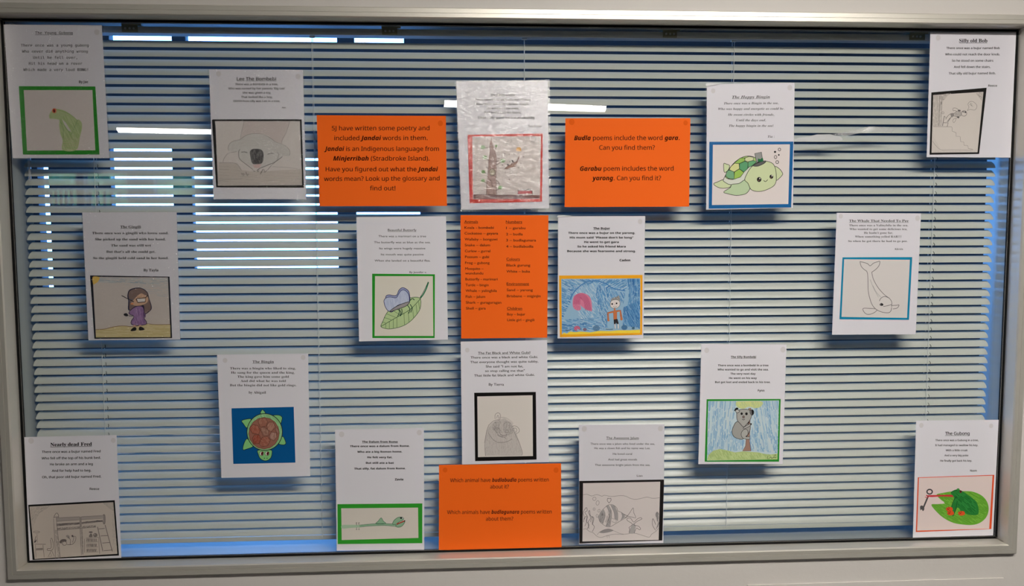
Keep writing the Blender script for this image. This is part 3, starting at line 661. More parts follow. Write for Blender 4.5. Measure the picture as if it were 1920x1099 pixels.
# --- 7 butterfly on leaf, green mount
T = (655, 395, 4.395)
r = poster('poem_sheet', 'poem sheet headed Beautiful Butterfy with a blue butterfly on a green leaf', GP, [(668.2,407),(836.3,405.7),(839.8,636.9),(673.2,640.3)], T)
words(r, T, ('Beautiful Butterfy', 317, 553, 169), [('There was a marimari on a tree', 240, 632, 219), ('The butterfly was as blue as the sea.', 203, 669, 269), ('Its wings were hugely massive', 247, 626, 319), ('Its mouth was quite passive', 261, 612, 369), ('When she landed on a beautiful flea.', 208, 667, 420)], ('By Jennifer v.', 496, 637, 515), 'comic', 16, 18, wcap=15)
a, o = picture(r, T, [(188,520),(705,525),(703,1050),(190,1050)], [(212,540),(688,540),(692,1033),(208,1033)], (42,148,44), (216,210,198), B)
a.FO((178,200,146), (30,70,44), 4, [(260,955),(275,915),(315,835),(400,760),(490,722),(560,714),(588,735),(585,800),(560,850),(500,915),(430,955),(340,975),(290,970)])
for x0, y0, x1, y1 in ((300,930,300,968),(330,912,330,974),(362,896,362,974),(392,878,392,966),(450,842,455,940),(484,822,492,918),(520,800,530,885),(550,775,558,850),(570,750,580,810),(300,925,268,918),(345,900,285,880),(380,880,305,850),(420,860,345,815)): a.l((60,96,60), 3, [(x0,y0),(x1,y1)])
a.L((30,60,40), 4, [(260,955),(380,885),(500,815),(590,722)]); a.L((40,120,80), 10, [(585,722),(610,690),(635,640),(652,590)]); a.L((24,60,46), 4, [(582,718),(605,680),(628,635),(650,586)])
a.FO((150,158,196), (34,36,92), 5, [(300,725),(320,695),(385,700),(410,655),(440,635),(480,655),(495,690),(492,760),(400,800),(335,835)])
a.FO((180,188,212), (34,36,92), 4.5, [(285,745),(305,718),(340,712),(385,718),(405,690),(425,660),(455,655),(488,690),(494,750),(470,762),(400,780),(335,830),(300,800)])
a.h([(166,176,204), (192,198,218)], 4, 9, 80, [(295,745),(400,720),(430,665),(480,680),(488,745),(400,775),(335,820)], 50)
a.FO((150,144,148), BLK, 4.5, [(332,834),(370,800),(430,770),(495,752),(470,785),(400,812)])
for q in ([(415,810),(410,845),(398,872)], [(430,808),(435,840),(420,870)], [(400,815),(425,835),(415,868)], [(480,780),(500,815),(488,848)], [(500,772),(516,800),(506,840)], [(495,745),(520,725),(536,738)]): a.L((20,60,48), 6, q)
a.build('drawing', o)

# --- 8 boy in the sea, yellow mount
T = (1030, 395, 4.395)
r = poster('poem_sheet', 'poem sheet headed The Bujur with a boy and pink shell in a yellow frame', GP, [(1046.4,405.7),(1209.7,405.2),(1206.3,634.6),(1045.5,634.6)], T, lam=(LAMS, (2, 1, .5, .5)), tacks=[(748, 90)])
words(r, T, ('The Bujur', 362, 500, 155), [('There once was a bujur on the yarong.', 155, 708, 192), ('His mum said "Please don\'t be long"', 168, 692, 230), ('He went to get gara', 287, 573, 267), ('So he asked his friend Mara', 231, 630, 304), ('Because she was fearsome and strong.', 147, 713, 342)], ('Caden', 578, 667, 418), 'black', 16, 17, wcap=18)
a, o = picture(r, T, [(80,535),(768,530),(765,1023),(87,1043)], [(98,563),(750,558),(748,1003),(103,1020)], (244,172,28), (150,186,212), B)
a.T = (1040, 510, 8.451); S1 = [(74,134,190), (98,154,202), (128,172,210), (60,120,180), (176,200,216)]
a.h(S1, 10, 12, 25, [(110,120),(700,120),(300,330),(260,460),(115,760)], 110); a.h(S1, 10, 12, -30, [(600,120),(1140,120),(1140,300),(900,290),(650,170)], 120)
a.h(S1[:4], 12, 10, 88, [(1150,110),(1345,110),(1350,900),(1100,800),(1180,400)], 130); a.h(S1, 10, 12, 75, [(680,200),(900,280),(720,720),(640,420)], 110); a.h(S1, 10, 13, 10, [(115,760),(700,720),(860,900),(115,960)], 110)
a.h([(150,184,212), (190,208,220), (110,162,206)], 9, 14, 55, [(300,220),(640,180),(720,700),(380,760),(350,620),(600,620),(590,420),(450,330),(300,400)], 90)
a.h(S1, 9, 11, 60, [(740,700),(900,300),(1120,330),(1090,500),(1050,480),(900,480),(840,600),(830,880),(760,880)], 120); a.h(S1[:4], 10, 9, 65, [(1090,560),(1340,460),(1345,880),(1080,860)], 120)
a.L((70,130,190), 16, [(250,420),(330,290),(480,170),(640,140),(800,180),(930,260),(1120,300)])
a.p((244,216,72), [(112,990),(150,960),(190,978),(240,945),(330,955),(420,945),(560,958),(700,935),(900,935),(1000,925),(1200,925),(1350,915),(1350,968),(700,975),(300,990)])
a.F((214,128,158), [(285,460),(310,380),(380,340),(450,335),(530,370),(580,450),(592,610),(560,620),(480,585),(420,540),(400,515),(420,580),(390,610),(330,600),(290,550)])
for k in range(9):
    q = 1-k*.09; a.L((178,70,112), 5, [(440-140*q, 520-10*q), (440-120*q, 430-40*q), (440-20*q, 480-140*q), (440+90*q, 500-80*q), (450+130*q, 610)])
for t in range(8): an = 1.4+t*.45; a.l((188,84,124), 3.5, [(380+30*math.cos(an), 515+25*math.sin(an)), (380+88*math.cos(an), 515+92*math.sin(an))])
SK = (204,120,74)
a.l((150,66,40), 30, [(850,780),(845,650),(960,625),(1040,615),(1050,690),(1060,750)]); a.l(SK, 23, [(850,775),(846,652),(960,627),(1038,617),(1050,690),(1058,745)]); a.e(SK, 853, 770, 18, 14); a.e(SK, 1058, 745, 20, 24)
a.p(SK, [(930,640),(985,632),(985,750),(935,755)]); a.l((150,76,50), 4, [(930,640),(935,755),(985,750),(985,632)]); a.p(SK, [(938,575),(962,575),(962,625),(938,625)])
a.p((44,40,44), [(935,755),(995,745),(1015,820),(985,825),(970,800),(965,830),(940,830)])
for x in (958, 1008): a.pO((226,222,224), (60,70,90), 4, [(x-14,826),(x+10,824),(x+14,895),(x-8,905)])
a.F((150,146,144), [(890,470),(905,420),(950,405),(985,395),(1020,372),(1030,460),(960,440)]); a.h([(110,106,104), (176,172,170)], 5, 9, 80, [(900,450),(910,415),(1018,380),(1022,450)], 40)
a.FO((226,216,212), BLK, 4.5, [(880,520),(890,470),(930,445),(990,442),(1030,470),(1030,530),(990,570),(930,575),(890,555)])
a.e(BLK, 911, 508, 13, 15).e(BLK, 981, 498, 13, 14); a.L(BLK, 4.5, [(928,545),(955,560),(985,542)]); a.l((150,120,110), 3, [(950,510),(948,525),(960,525)])
for x, y, rr, c in ((355,895,50,(214,110,140)),(478,912,28,(150,110,130)),(660,892,52,(96,140,176)),(1105,880,46,(72,128,172)),(1245,890,22,(64,120,140))): a.e(c, x, y, rr, rr*.8); a.o((70,80,110), 4, x, y, rr, rr*.8); a.o((90,90,120), 4, x, y+3, rr*.5, rr*.4)
a.e((150,186,206), 370, 922, 20, 16); a.l((30,40,60), 8, [(170,920),(215,928),(260,915)]); a.l((30,40,60), 8, [(805,905),(870,912),(925,905)])
a.build('drawing', o)

# --- 9 whale, teal mount
T = (1540, 390, 4.395)
r = poster('poem_sheet', 'poem sheet headed The Whale That Needed To Pee with an outlined whale', GP, [(1568.9,399.1),(1727,400.2),(1717,627),(1560,627.8)], T, lam=(LAMS, (1.5, .5, .5, .5)), tacks=[(160, 68), (793, 85)])
words(r, T, ('The Whale That Needed To Pee', 229, 719, 116), [('There once was a Yalinybila in the sea,', 229, 715, 151), ('Who wanted to get some delicious tea,', 232, 708, 182), ("He hadn't gone far,", 351, 590, 213), ('When something yelled RAR!!!!', 277, 660, 244), ('So when he got there he had to go pee.', 221, 711, 281)], ('Alexis', 601, 673, 346), 'serif', 16, 20)
a, o = picture(r, T, [(175,407),(749,405),(722,922),(150,917)], [(188,423),(730,427),(706,906),(166,898)], (14,132,170), (212,206,204), B)
g = (104,98,100)
for q in ([(318,442),(328,480),(350,505),(378,530),(384,600),(386,680),(398,740),(420,800),(455,838),(500,858),(550,864),(572,850),(580,820)], [(318,442),(360,452),(385,462),(402,477),(430,455),(460,445),(482,440),(475,475),(450,505),(415,530)],
          [(415,530),(430,590),(470,660),(520,715),(560,745),(580,775),(578,815)], [(478,768),(490,745),(520,730),(560,742)], [(450,832),(400,828),(345,828),(350,855),(375,876),(410,874),(440,860),(462,840)], [(580,805),(620,802),(640,800),(625,825),(590,832)], [(510,812),(545,806),(578,796)]): a.L(g, 4.5, q)
a.L((150,146,148), 3, [(402,590),(430,660),(470,735)]); a.L((160,156,156), 3, [(425,640),(450,690),(490,735)])
a.F((90,86,90), [(480,795),(495,783),(512,795),(505,806),(488,806)]); a.e(BLK, 500, 796, 8, 9)
a.build('drawing', o)

# --- 10 brown-shelled turtle on blue
T = (395, 655, 4.395)
r = poster('poem_sheet', 'poem sheet headed The Bingin with a brown-shelled turtle on a solid blue card', GP, [(407,665.2),(577.7,663.4),(581.6,893.2),(415,896.2)], T, tacks=[(118, 92), (762, 68)])
words(r, T, ('The Bingin', 345, 520, 113), [('There was a bingin who liked to sing,', 160, 701, 166), ('He sang for the queen and the king,', 168, 692, 201), ('The king gave him some gold', 221, 645, 235), ('And did what he was told', 246, 620, 270), ('But the bingin did not like gold rings.', 158, 707, 305)], ('by Abigail', 313, 455, 366), 'serif', 18, 21, wcap=20)
a, o = picture(r, T, [(172,487),(684,475),(698,934),(187,945)], None, (0,84,144), None, B)
GT = (134,200,128); K = 4.5
a.FO(GT, BLK, K, [(255,590),(290,577),(332,575),(320,610),(298,648),(270,615)]); a.FO(GT, BLK, K, [(505,548),(560,543),(588,560),(585,590),(572,612),(535,580)]); a.FO(GT, BLK, K, [(410,530),(420,503),(432,500),(450,527)])
a.FO(GT, BLK, K, [(266,827),(275,775),(300,737),(330,775),(348,802),(300,822)]); a.FO(GT, BLK, K, [(560,775),(592,718),(615,755),(618,780),(595,788)]); a.FO(GT, BLK, K, [(392,832),(495,830),(505,860),(495,895),(470,915),(440,918),(408,900),(392,865)])
a.FO((140,190,136), BLK, K+1, a.ell(445, 682, 146, 152, 0, 20)); a.h([(158,206,150), (122,178,120)], 4, 8, 60, a.ell(445, 682, 140, 146), 40)
a.e((150,100,84), 440, 692, 126, 130)
for q, c in (([(390,590),(410,568),(450,566),(470,600),(455,635),(405,640)], (158,104,86)), ([(318,650),(350,620),(390,630),(410,670),(395,700),(345,695)], (160,92,74)), ([(410,650),(440,640),(480,665),(478,710),(430,712)], (150,110,96)), ([(462,630),(480,600),(515,600),(535,640),(500,680),(470,665)], (166,118,102)),
             ([(342,735),(360,705),(400,705),(415,745),(400,778),(355,780)], (150,74,58)), ([(400,775),(425,725),(470,718),(492,750),(470,795),(420,805)], (160,98,80)), ([(482,715),(500,682),(540,688),(545,725),(520,755),(492,740)], (168,128,116)), ([(530,660),(545,645),(565,680),(555,705)], (160,116,104))):
    a.p(c, q); a.h([lerp(c, (90,50,40), .25), lerp(c, (210,170,150), .3)], 4, 9, random.choice((30, 60, 110)), q, 30); a.l((96,58,50), 4, q, True)
a.o((120,70,56), 4, 440, 692, 126, 130)
for x, y in ((420, 860), (466, 860)): a.e((230,228,222), x, y, 17, 17); a.o(BLK, 3, x, y, 17, 17); a.e((120,40,30), x+4, y, 10, 15, .2); a.e(BLK, x+5, y, 5, 8)
a.e(BLK, 443, 898, 4).e(BLK, 465, 898, 4)
a.build('drawing', o)

# --- 11 pencil possum, black mount
T = (850, 635, 4.395); B11 = -.0030
r = poster('poem_sheet', 'poem sheet headed The Fat Black and White Gubi with a soft pencil animal', GP, [(863.7,640.7),(1025.7,638),(1029,866.6),(866.4,871)], T, base=B11, tacks=[(115, 95)])
words(r, T, ('The Fat Black and White Gubi!', 203, 634, 129, 125), [('There once was a black and white Gubi.', 142, 697, 165, 160), ('That everyone thought was quite tubby,', 139, 700, 203, 197), ('She said "I am not fat,', 267, 575, 239, 237), ('so stop calling me that"', 262, 589, 275, 273), ('That little fat black and white Gubi.', 171, 670, 314, 307)], ('By Tierra', 292, 417, 388), 'gothic', 18, 19, wcap=20, base=B11, u=(3, 4.6))
a, o = picture(r, T, [(172,447),(680,440),(686,997),(180,1010)], [(197,477),(653,467),(656,968),(203,977)], (14,12,12), (214,206,200), B11)
a.T = (885, 730, 7.85); g = (130,122,120); g2 = (176,168,164)
a.p((196,188,184), [(190,985),(190,750),(225,600),(280,500),(350,460),(480,425),(590,500),(650,640),(700,780),(740,930),(730,980)])
a.h([g2, (186,180,176), (168,160,156)], 5, 11, 85, [(200,970),(200,750),(250,560),(350,470),(480,435),(580,500),(640,640),(720,900),(715,970)], 60)
a.h([(150,142,140), g2], 6, 9, 80, [(290,560),(330,480),(430,470),(400,560),(450,640),(380,650),(300,590)], 40); a.h([(150,142,140), g2], 6, 9, 100, [(470,470),(560,480),(600,560),(600,650),(500,690),(460,600)], 40)
for q in ([(200,980),(188,820),(210,640),(250,530),(320,465),(400,448)], [(600,590),(650,690),(700,800),(740,930),(730,975)], [(240,640),(290,720),(360,775),(440,785),(520,770),(590,730)], [(340,440),(340,380),(370,350),(405,355),(420,400),(405,450),(370,450)], [(365,430),(375,385),(395,400),(390,435)], [(580,565),(610,540),(660,550),(695,590),(690,630),(650,655)], [(600,580),(640,572),(660,600),(645,635)]): a.L(g, 6, q)
a.L(Pn, 6, [(370,665),(400,690),(450,705),(510,695)]); a.L(Pn, 5, [(310,560),(350,620),(385,665),(420,690),(480,710),(505,740)]); a.L((120,112,110), 8, [(410,655),(450,680),(520,670)]); a.o(g, 5, 367, 577, 22, 11); a.o(g, 5, 515, 622, 24, 18)
for i in range(26):
    t = i/25; x = 400+200*t; y = 432-18*math.sin(math.pi*t)+(80*t*t); a.l(g2, 4, [(x, y), (x+6, y-18)])
for i in range(18): t = i/17; a.l(g, 3, [(255-60*t, 520+260*t), (238-60*t, 522+262*t)])
a.build('drawing', o)

# --- 12 koala on tree, green mount
T = (1300, 640, 4.579)
r = poster('poem_sheet', 'poem sheet headed The Silly Bombebi with a koala hugging a tree trunk', GP, [(1314.9,645.5),(1474.7,646.1),(1467.5,870),(1309.4,870.4)], T, tacks=[(115, 78), (770, 72)])
words(r, T, ('The Silly Bombebi', 322, 538, 144), [('There once was a bombebi in a tree', 211, 645, 215), ('Who wanted to go and visit the sea.', 208, 646, 251), ('The very next day', 319, 534, 287), ('He went on his way', 306, 545, 324), ('But got lost and ended back in his tree.', 187, 662, 359)], ('Fynn', 554, 610, 432), 'sansb', 16, 18, wcap=18)
a, o = picture(r, T, [(115,498),(750,496),(736,1034),(98,1034)], [(127,514),(735,508),(722,1015),(117,1025)], (40,140,46), (190,208,216), B)
SB = [(142,178,206), (160,192,212), (176,200,214), (196,208,212), (124,166,204)]
a.h(SB, 6, 7, 95, [(128,516),(365,514),(360,600),(335,700),(340,790),(400,840),(440,850),(425,930),(330,950),(118,980)], 90); a.h(SB, 6, 7, 80, [(520,512),(733,512),(724,960),(480,940),(490,800),(520,700)], 90)
a.F((196,206,146), [(370,520),(400,516),(585,516),(580,560),(530,575),(480,560),(430,580),(385,570),(365,545)]); a.h([(210,214,140), (184,198,140)], 5, 8, 70, [(375,520),(580,518),(570,560),(400,570)], 40)
a.p((178,196,132), [(118,1023),(130,975),(170,940),(230,925),(300,940),(360,955),(430,945),(560,955),(640,975),(723,965),(722,1015)]); a.h([(192,208,146), (164,186,120)], 5, 8, 60, [(125,1018),(135,980),(230,932),(360,960),(560,962),(718,975),(716,1010)], 40)
TK = (160,126,112)
a.pO(TK, (90,60,54), 3.5, [(475,575),(495,573),(488,640),(482,860),(495,942),(422,942),(448,900),(455,820),(470,700)])
a.FO((160,158,154), BLK, 4, [(375,690),(345,730),(332,780),(350,820),(390,838),(425,840),(470,800),(490,730),(440,700)])
a.FO((168,166,162), BLK, 4, [(372,640),(378,600),(420,584),(480,590),(500,625),(490,670),(455,715),(430,736),(400,705),(378,680)])
a.FO((186,184,180), BLK, 4, [(362,600),(370,585),(388,590),(396,605),(375,615)]); a.F(BLK, [(350,600),(362,575),(380,570),(386,582),(368,592)]); a.FO((120,116,116), BLK, 4, [(486,600),(500,588),(516,595),(518,620),(505,636),(492,625)]); a.F(BLK, [(500,590),(518,598),(516,625),(504,630)])
a.e(BLK, 415, 622, 10, 11).e(BLK, 456, 623, 11, 12); a.FO((130,110,104), BLK, 3, a.ell(431, 650, 9, 10, 0, 8)); a.L(BLK, 4, [(418,668),(430,675),(442,668)])
a.FO((172,170,166), BLK, 3.5, [(430,742),(460,722),(495,705),(498,716),(470,738),(435,752)]); a.FO((172,170,166), BLK, 3.5, [(415,780),(440,755),(465,765),(468,800),(450,820),(480,820),(480,842),(430,835),(412,810)]); a.e(BLK, 476, 698, 5, 8, .5).e(BLK, 494, 713, 5, 7, .8)
a.l(BLK, 3.5, [(640,990),(632,1006),(650,1010)]); a.l(BLK, 4, [(655,1004),(665,994),(675,1006),(690,996),(712,1000)]); a.l(BLK, 3, [(695,985),(705,970),(708,985)])
a.build('drawing', o)

# --- 13 bunk bed pencil drawing, black mount
T = (30, 810, 4.068)
r = poster('poem_sheet', 'poem sheet with a pencil drawing of a bunk bed and ladder', GP, [(45.5,819.8),(218.5,816.1),(227.4,1046),(55.3,1052.1)], T, tacks=[(115, 68), (742, 65)])
words(r, T, ('Nearly dead Fred', 262, 579, 110, 105), [('There once was a bujur named Fred', 197, 645, 161, 156), ('Who fell off the top of his bunk bed.', 195, 647, 210, 205), ('He broke an arm and a leg', 259, 586, 256, 253), ('And for help had to beg.', 273, 574, 305, 302), ('Oh, that poor old bujur named Fred.', 199, 650, 354, 348)], ('Reece', 562, 635, 443), 'sansm', 17, 26, tsty='serifb', u=(4, 7))
a, o = picture(r, T, [(93,557),(752,522),(785,943),(127,977)], [(103,570),(742,536),(773,930),(142,970)], (18,16,18), (196,184,174), B)
a.T = (45, 930, 8.454); g = (128,118,114); d = (96,88,88)
a.h([(166,156,148), (178,168,160)], 8, 12, -40, [(100,180),(450,150),(250,270),(180,400),(130,560)], 90); a.h([(158,150,142), (176,166,158)], 8, 11, 50, [(1250,110),(1410,100),(1420,240),(1340,200)], 60); a.h([(176,166,158)], 7, 16, 80, [(1400,260),(1430,300),(1475,900),(1400,900)], 100)
a.p((166,156,150), [(510,350),(1245,312),(1248,345),(512,405)]); a.p((116,106,104), [(512,440),(880,420),(1248,380),(1250,408),(880,450),(515,480)]); a.h([d, (150,140,136)], 5, 8, -4, [(512,440),(880,420),(1248,380),(1250,408),(880,450),(515,480)], 60)
a.h([d, g], 6, 9, -30, [(530,510),(700,495),(1140,465),(1140,495),(700,530),(530,540)], 40)
for q in ([(470,360),(500,1000)], [(510,350),(575,980)], [(880,340),(910,940)], [(915,520),(935,930)], [(510,350),(880,330)], [(910,330),(1245,312)], [(512,405),(1245,355)], [(520,545),(1140,495)]): a.l(g, 7, q)
a.p((150,140,134), [(875,335),(912,332),(915,490),(885,495)]); a.h([(150,140,134)], 8, 12, 86, [(490,540),(530,540),(575,980),(530,990)], 90); a.h([(160,150,144)], 7, 12, 88, [(885,520),(930,520),(945,930),(905,930)], 90)
a.L(d, 7, [(470,350),(490,300),(520,270),(545,300),(550,345)]); a.l(d, 8, [(475,340),(550,330)]); a.F((150,140,136), [(1250,310),(1268,295),(1285,320),(1285,430),(1262,440)]); a.L(d, 6, [(1250,310),(1268,295),(1285,320),(1285,430),(1262,445),(1250,400)])
a.l(g, 12, [(1165,490),(1250,880)]); a.l(g, 12, [(1285,460),(1400,880)])
for q in ([(1180,525),(1280,515)], [(1215,635),(1325,628)], [(1240,748),(1360,738)], [(1265,870),(1400,858)]): a.l(d, 8, q)
a.l(g, 6, [(960,680),(960,900)]); a.l(g, 7, [(985,670),(1180,655),(1200,920)])
for z in (675, 755, 835):
    a.l(g, 5, [(985,z+60),(1175,z+52)])
    for k in range(9): a.l(random.choice((d, g)), 9, [(1000+k*18, z+4), (1000+k*18+random.uniform(-6, 6), z+48)])
a.e(d, 1058, 575, 32, 10); a.F(g, [(1030,650),(1050,600),(1072,600),(1085,648)]); a.e(g, 1130, 622, 34, 32); a.e((176,166,160), 1120, 615, 12, 10)
a.o(d, 6, 642, 752, 34, 32); a.F((110,100,98), [(560,730),(600,690),(660,690),(672,720),(610,725),(590,755)]); a.F((156,146,142), [(665,640),(690,620),(722,640),(712,680)]); a.L(d, 6, [(700,650),(735,700),(730,770)]); a.L(d, 6, [(760,630),(790,650),(770,740)]); a.L(d, 6, [(680,770),(760,770),(810,720),(820,650),(790,640)]); a.F(d, [(752,635),(768,618),(785,640),(770,655)])
a.o(g, 6, 198, 572, 52, 14); a.l(g, 5, [(205,600),(215,740)]); a.l(d, 7, [(160,740),(190,640)]); a.F(d, [(160,740),(195,690),(190,730)]); a.l(g, 7, [(170,765),(345,768)]); a.l(g, 6, [(180,775),(190,980)]); a.l(g, 6, [(300,780),(320,975)]); a.p((150,140,134), [(190,830),(298,825),(298,858),(190,862)])
a.L(g, 7, [(420,680),(440,675),(465,760),(460,840),(420,865),(370,860),(375,835),(425,830),(430,770),(418,690)]); a.l(g, 6, [(430,870),(380,970)]); a.l(g, 6, [(440,870),(480,960)]); a.l(g, 5, [(420,910),(440,955),(400,960)])
a.build('drawing', o)

# --- 14 green snake, green mount
T = (615, 795, 4.395)
r = poster('poem_sheet', 'poem sheet headed The Dalum from Rome with a long green snake', GP, [(628.2,805.9),(794.7,803),(795.4,1031),(631.4,1032.8)], T, tacks=[(112, 86), (752, 72)])
words(r, T, ('The Dalum from Rome', 281, 575, 156), [('There once was a dalum from Rome.', 181, 673, 192, 189), ('Who ate a big Roman home.', 241, 612, 238, 236), ('He felt very fat.', 324, 531, 283), ('But still ate a bat', 312, 543, 329), ('That silly, fat dalum from Rome.', 216, 640, 377, 374)], ('Zavie', 551, 622, 466), 'black', 15, 16, wcap=17, u=(2.5, 4))
a, o = picture(r, T, [(78,662),(777,656),(777,983),(80,990)], [(109,696),(742,690),(745,940),(113,957)], (48,152,44), (212,204,194), B)
SG = (140,178,144); SD = (60,104,80)
a.F((168,194,164), [(115,835),(170,832),(270,834),(270,850),(180,858),(115,862)])
a.F(SG, [(265,833),(340,826),(400,822),(470,820),(535,824),(560,830),(560,842),(470,836),(400,838),(340,842),(265,850)]); a.FO(SG, SD, 3.5, [(395,824),(415,800),(438,774),(455,800),(475,822)])
a.FO(SG, SD, 4, [(532,826),(545,795),(575,772),(605,768),(622,775),(618,792),(585,808),(560,828)]); a.FO(SG, SD, 4, [(560,836),(590,820),(628,806),(632,812),(610,842),(580,852),(560,845)]); a.l((176,60,44), 9, [(566,826),(600,812),(634,798)]); a.L(SD, 3, [(265,833),(400,822),(530,824)]); a.L(SD, 3, [(265,850),(340,842),(470,838),(560,846)])
a.e(BLK, 602, 776, 9, 7); a.e((180,180,180), 616, 776, 6, 6); a.e(BLK, 632, 799, 5)
for x in (237, 257): a.l(BLK, 3.5, [(x-5,818),(x,835)]); a.l(BLK, 3.5, [(x-7,814),(x+4,816)]); a.l(SD, 3, [(x,852),(x-4,872)]); a.l(BLK, 3, [(x-6,872),(x+4,870)])
a.build('drawing', o)

# --- 15 clown fish pencil drawing, black mount
T = (1070, 785, 4.395)
r = poster('poem_sheet', 'poem sheet headed The Awesome Jalum with a striped pencil fish and coral', GP, [(1085.5,796.8),(1245.9,795.7),(1243.6,1018.2),(1085.9,1020.5)], T, lam=(LAMS, (3, .5, 1, 4)), tacks=[(112, 85), (740, 82)])
words(r, T, ('The Awesome Jalum', 293, 561, 170), [('There once was a jalum who lived under the sea,', 163, 693, 216), ('He was a clown fish and his name was Lee.', 195, 656, 252), ('He loved coral', 348, 506, 299), ('And had great morals', 309, 547, 345), ('That awesome bright jalum from the sea.', 200, 655, 390)], ('Lian', 545, 592, 479), 'comic', 16, 20)
a, o = picture(r, T, [(72,515),(770,503),(755,1005),(72,1030)], [(102,533),(738,520),(725,1000),(97,1013)], (26,22,22), (218,208,206), B)
a.T = (1080, 890, 7.85); g = (128,120,120); d = (76,70,72); f = (166,160,160)
a.L(g, 5, [(105,300),(160,290),(230,315),(305,295),(380,318),(420,305),(520,322),(650,310),(730,318),(800,350),(880,365),(980,345),(1050,332),(1130,350),(1230,340)])
a.o(g, 5, 270, 357, 24, 26, .4).o(g, 5, 318, 418, 22, 34, .2).o(g, 5, 266, 508, 15, 18).o(g, 5, 338, 533, 16, 22, .3).o(g, 5, 312, 608, 16, 22); a.L(d, 6, [(486,420),(462,385),(468,350),(490,355),(510,348),(516,380),(486,420)])
a.p(f, [(335,630),(365,555),(405,515),(428,560),(425,640),(395,725),(350,690)]); a.p(f, [(448,465),(475,448),(520,530),(520,640),(500,765),(440,762),(480,660),(490,560)]); a.p(f, [(510,448),(560,455),(612,560),(612,680),(570,650),(556,540)]); a.p(f, [(665,560),(715,595),(720,630),(665,670),(680,610)])
a.h([(140,134,134), (180,174,174)], 5, 9, 80, [(340,630),(405,520),(425,600),(395,720),(350,690)], 40); a.h([(140,134,134), (180,174,174)], 5, 9, 85, [(455,465),(475,450),(515,530),(515,640),(500,760),(445,760),(485,640)], 50)
a.L(d, 4.5, [(330,630),(360,560),(410,500),(470,450),(540,445),(600,490),(615,535),(665,555),(715,592),(760,615),(700,655),(640,690),(590,720),(510,765),(450,765),(390,730),(350,690),(330,630)])
for q in ([(405,515),(430,600),(395,725)], [(450,470),(492,580),(440,760)], [(475,448),(525,560),(500,765)], [(510,448),(560,560),(570,650)], [(560,452),(612,560),(612,690)], [(665,558),(685,610),(660,672)]): a.L(g, 4.5, q)
a.o(d, 4, 384, 588, 14, 16); a.e(d, 386, 590, 6)
for q in ([(445,610),(450,650),(430,700)], [(462,605),(468,650),(440,710)], [(480,580),(488,640),(460,700)]): a.L(d, 4, q)
a.L(g, 4.5, [(520,640),(560,655),(585,660),(590,705),(560,705),(525,690)]); a.L(d, 5, [(720,640),(780,580),(840,490),(850,560),(880,635),(820,625),(760,610),(710,585)])
a.F((150,144,144), [(345,850),(400,815),(470,800),(550,820),(500,845),(400,862)]); a.L(g, 5, [(105,805),(150,800),(200,840),(250,855),(310,910),(370,925),(440,905),(560,878),(700,880),(850,862),(960,890),(1075,922),(1110,880),(1170,840),(1215,790)]); a.L(g, 4, [(310,890),(350,845),(470,800),(560,830),(640,865),(700,878)])
for q in ([(110,700),(120,620),(105,560),(150,485),(165,530),(130,560),(170,620),(150,680),(190,740),(165,800)], [(120,660),(150,610),(160,680),(130,760)], [(190,800),(180,700),(215,640),(185,560),(200,530),(210,600),(250,640),(240,720),(270,770),(240,840)], [(215,700),(235,620),(262,650),(240,740)], [(1170,820),(1125,740),(1130,650),(1150,680),(1175,740)], [(1180,800),(1210,700),(1175,600),(1195,550),(1220,590)], [(1200,780),(1225,700)]): a.L(d, 5.5, q)
a.F((176,170,170), [(780,860),(800,790),(845,720),(880,760),(870,800),(855,865)]); a.F((150,146,146), [(1180,580),(1205,560),(1215,640),(1195,690)])
for q in ([(782,860),(790,800),(780,780),(830,730),(760,680),(750,650),(800,640),(850,700),(900,655),(950,635),(968,655),(900,690),(850,740),(920,760),(950,800),(930,812),(890,790),(855,865)],): a.L(d, 5.5, q)
a.l(g, 4, [(455,890),(460,930)]); a.l(g, 4, [(480,890),(492,928)])
a.build('drawing', o)

# --- 16 green frog on lily pad, thin orange-red mount
T = (1690, 780, 4.395)
r = poster('poem_sheet', 'poem sheet headed The Gubong with a dark green frog and key on a lily pad', GP, [(1717.8,789.1),(1872.5,787.3),(1862.2,1004.1),(1711.6,1008.2)], T, tacks=[(165, 78), (740, 82)])
words(r, T, ('The Gubong', 361, 562, 157), [('There once was a Gubong in a tree,', 280, 636, 208), ('It had managed to swallow his key.', 279, 632, 249), ('With a little croak', 366, 546, 291), ('And a very big poke', 355, 552, 333), ('He finally got back his key.', 320, 582, 377)], ('Naom', 567, 622, 459), 'sansm', 15, 25, wcap=16, u=(4, 7))
a, o = picture(r, T, [(137,507),(766,486),(742,932),(120,957)], [(145,511),(752,492),(724,930),(130,946)], (224,84,42), (222,204,200), B)
LG = (104,168,52)
a.F(LG, [(290,650),(340,635),(420,622),(520,620),(590,625),(660,655),(705,705),(720,770),(700,835),(650,880),(590,898),(520,897),(430,882),(350,842),(290,790),(247,732),(300,727),(360,720),(325,690)]); a.h([(92,156,44), (122,184,66)], 6, 12, 30, [(300,650),(420,625),(590,630),(690,690),(712,780),(640,875),(500,890),(360,840),(260,735),(360,722)], 60)
a.F((200,50,60), [(205,655),(300,652),(400,650),(460,658),(440,668),(330,664),(240,668)])
a.F((36,124,50), [(408,630),(430,614),(465,605),(500,618),(540,645),(590,680),(625,720),(638,780),(625,815),(560,815),(500,790),(465,755),(445,790),(425,830),(410,790),(412,750),(432,700),(430,665),(412,645)]); a.h([(24,104,40), (48,140,62)], 5, 9, 40, [(440,640),(520,640),(610,720),(625,800),(540,800),(470,740),(435,700)], 50)
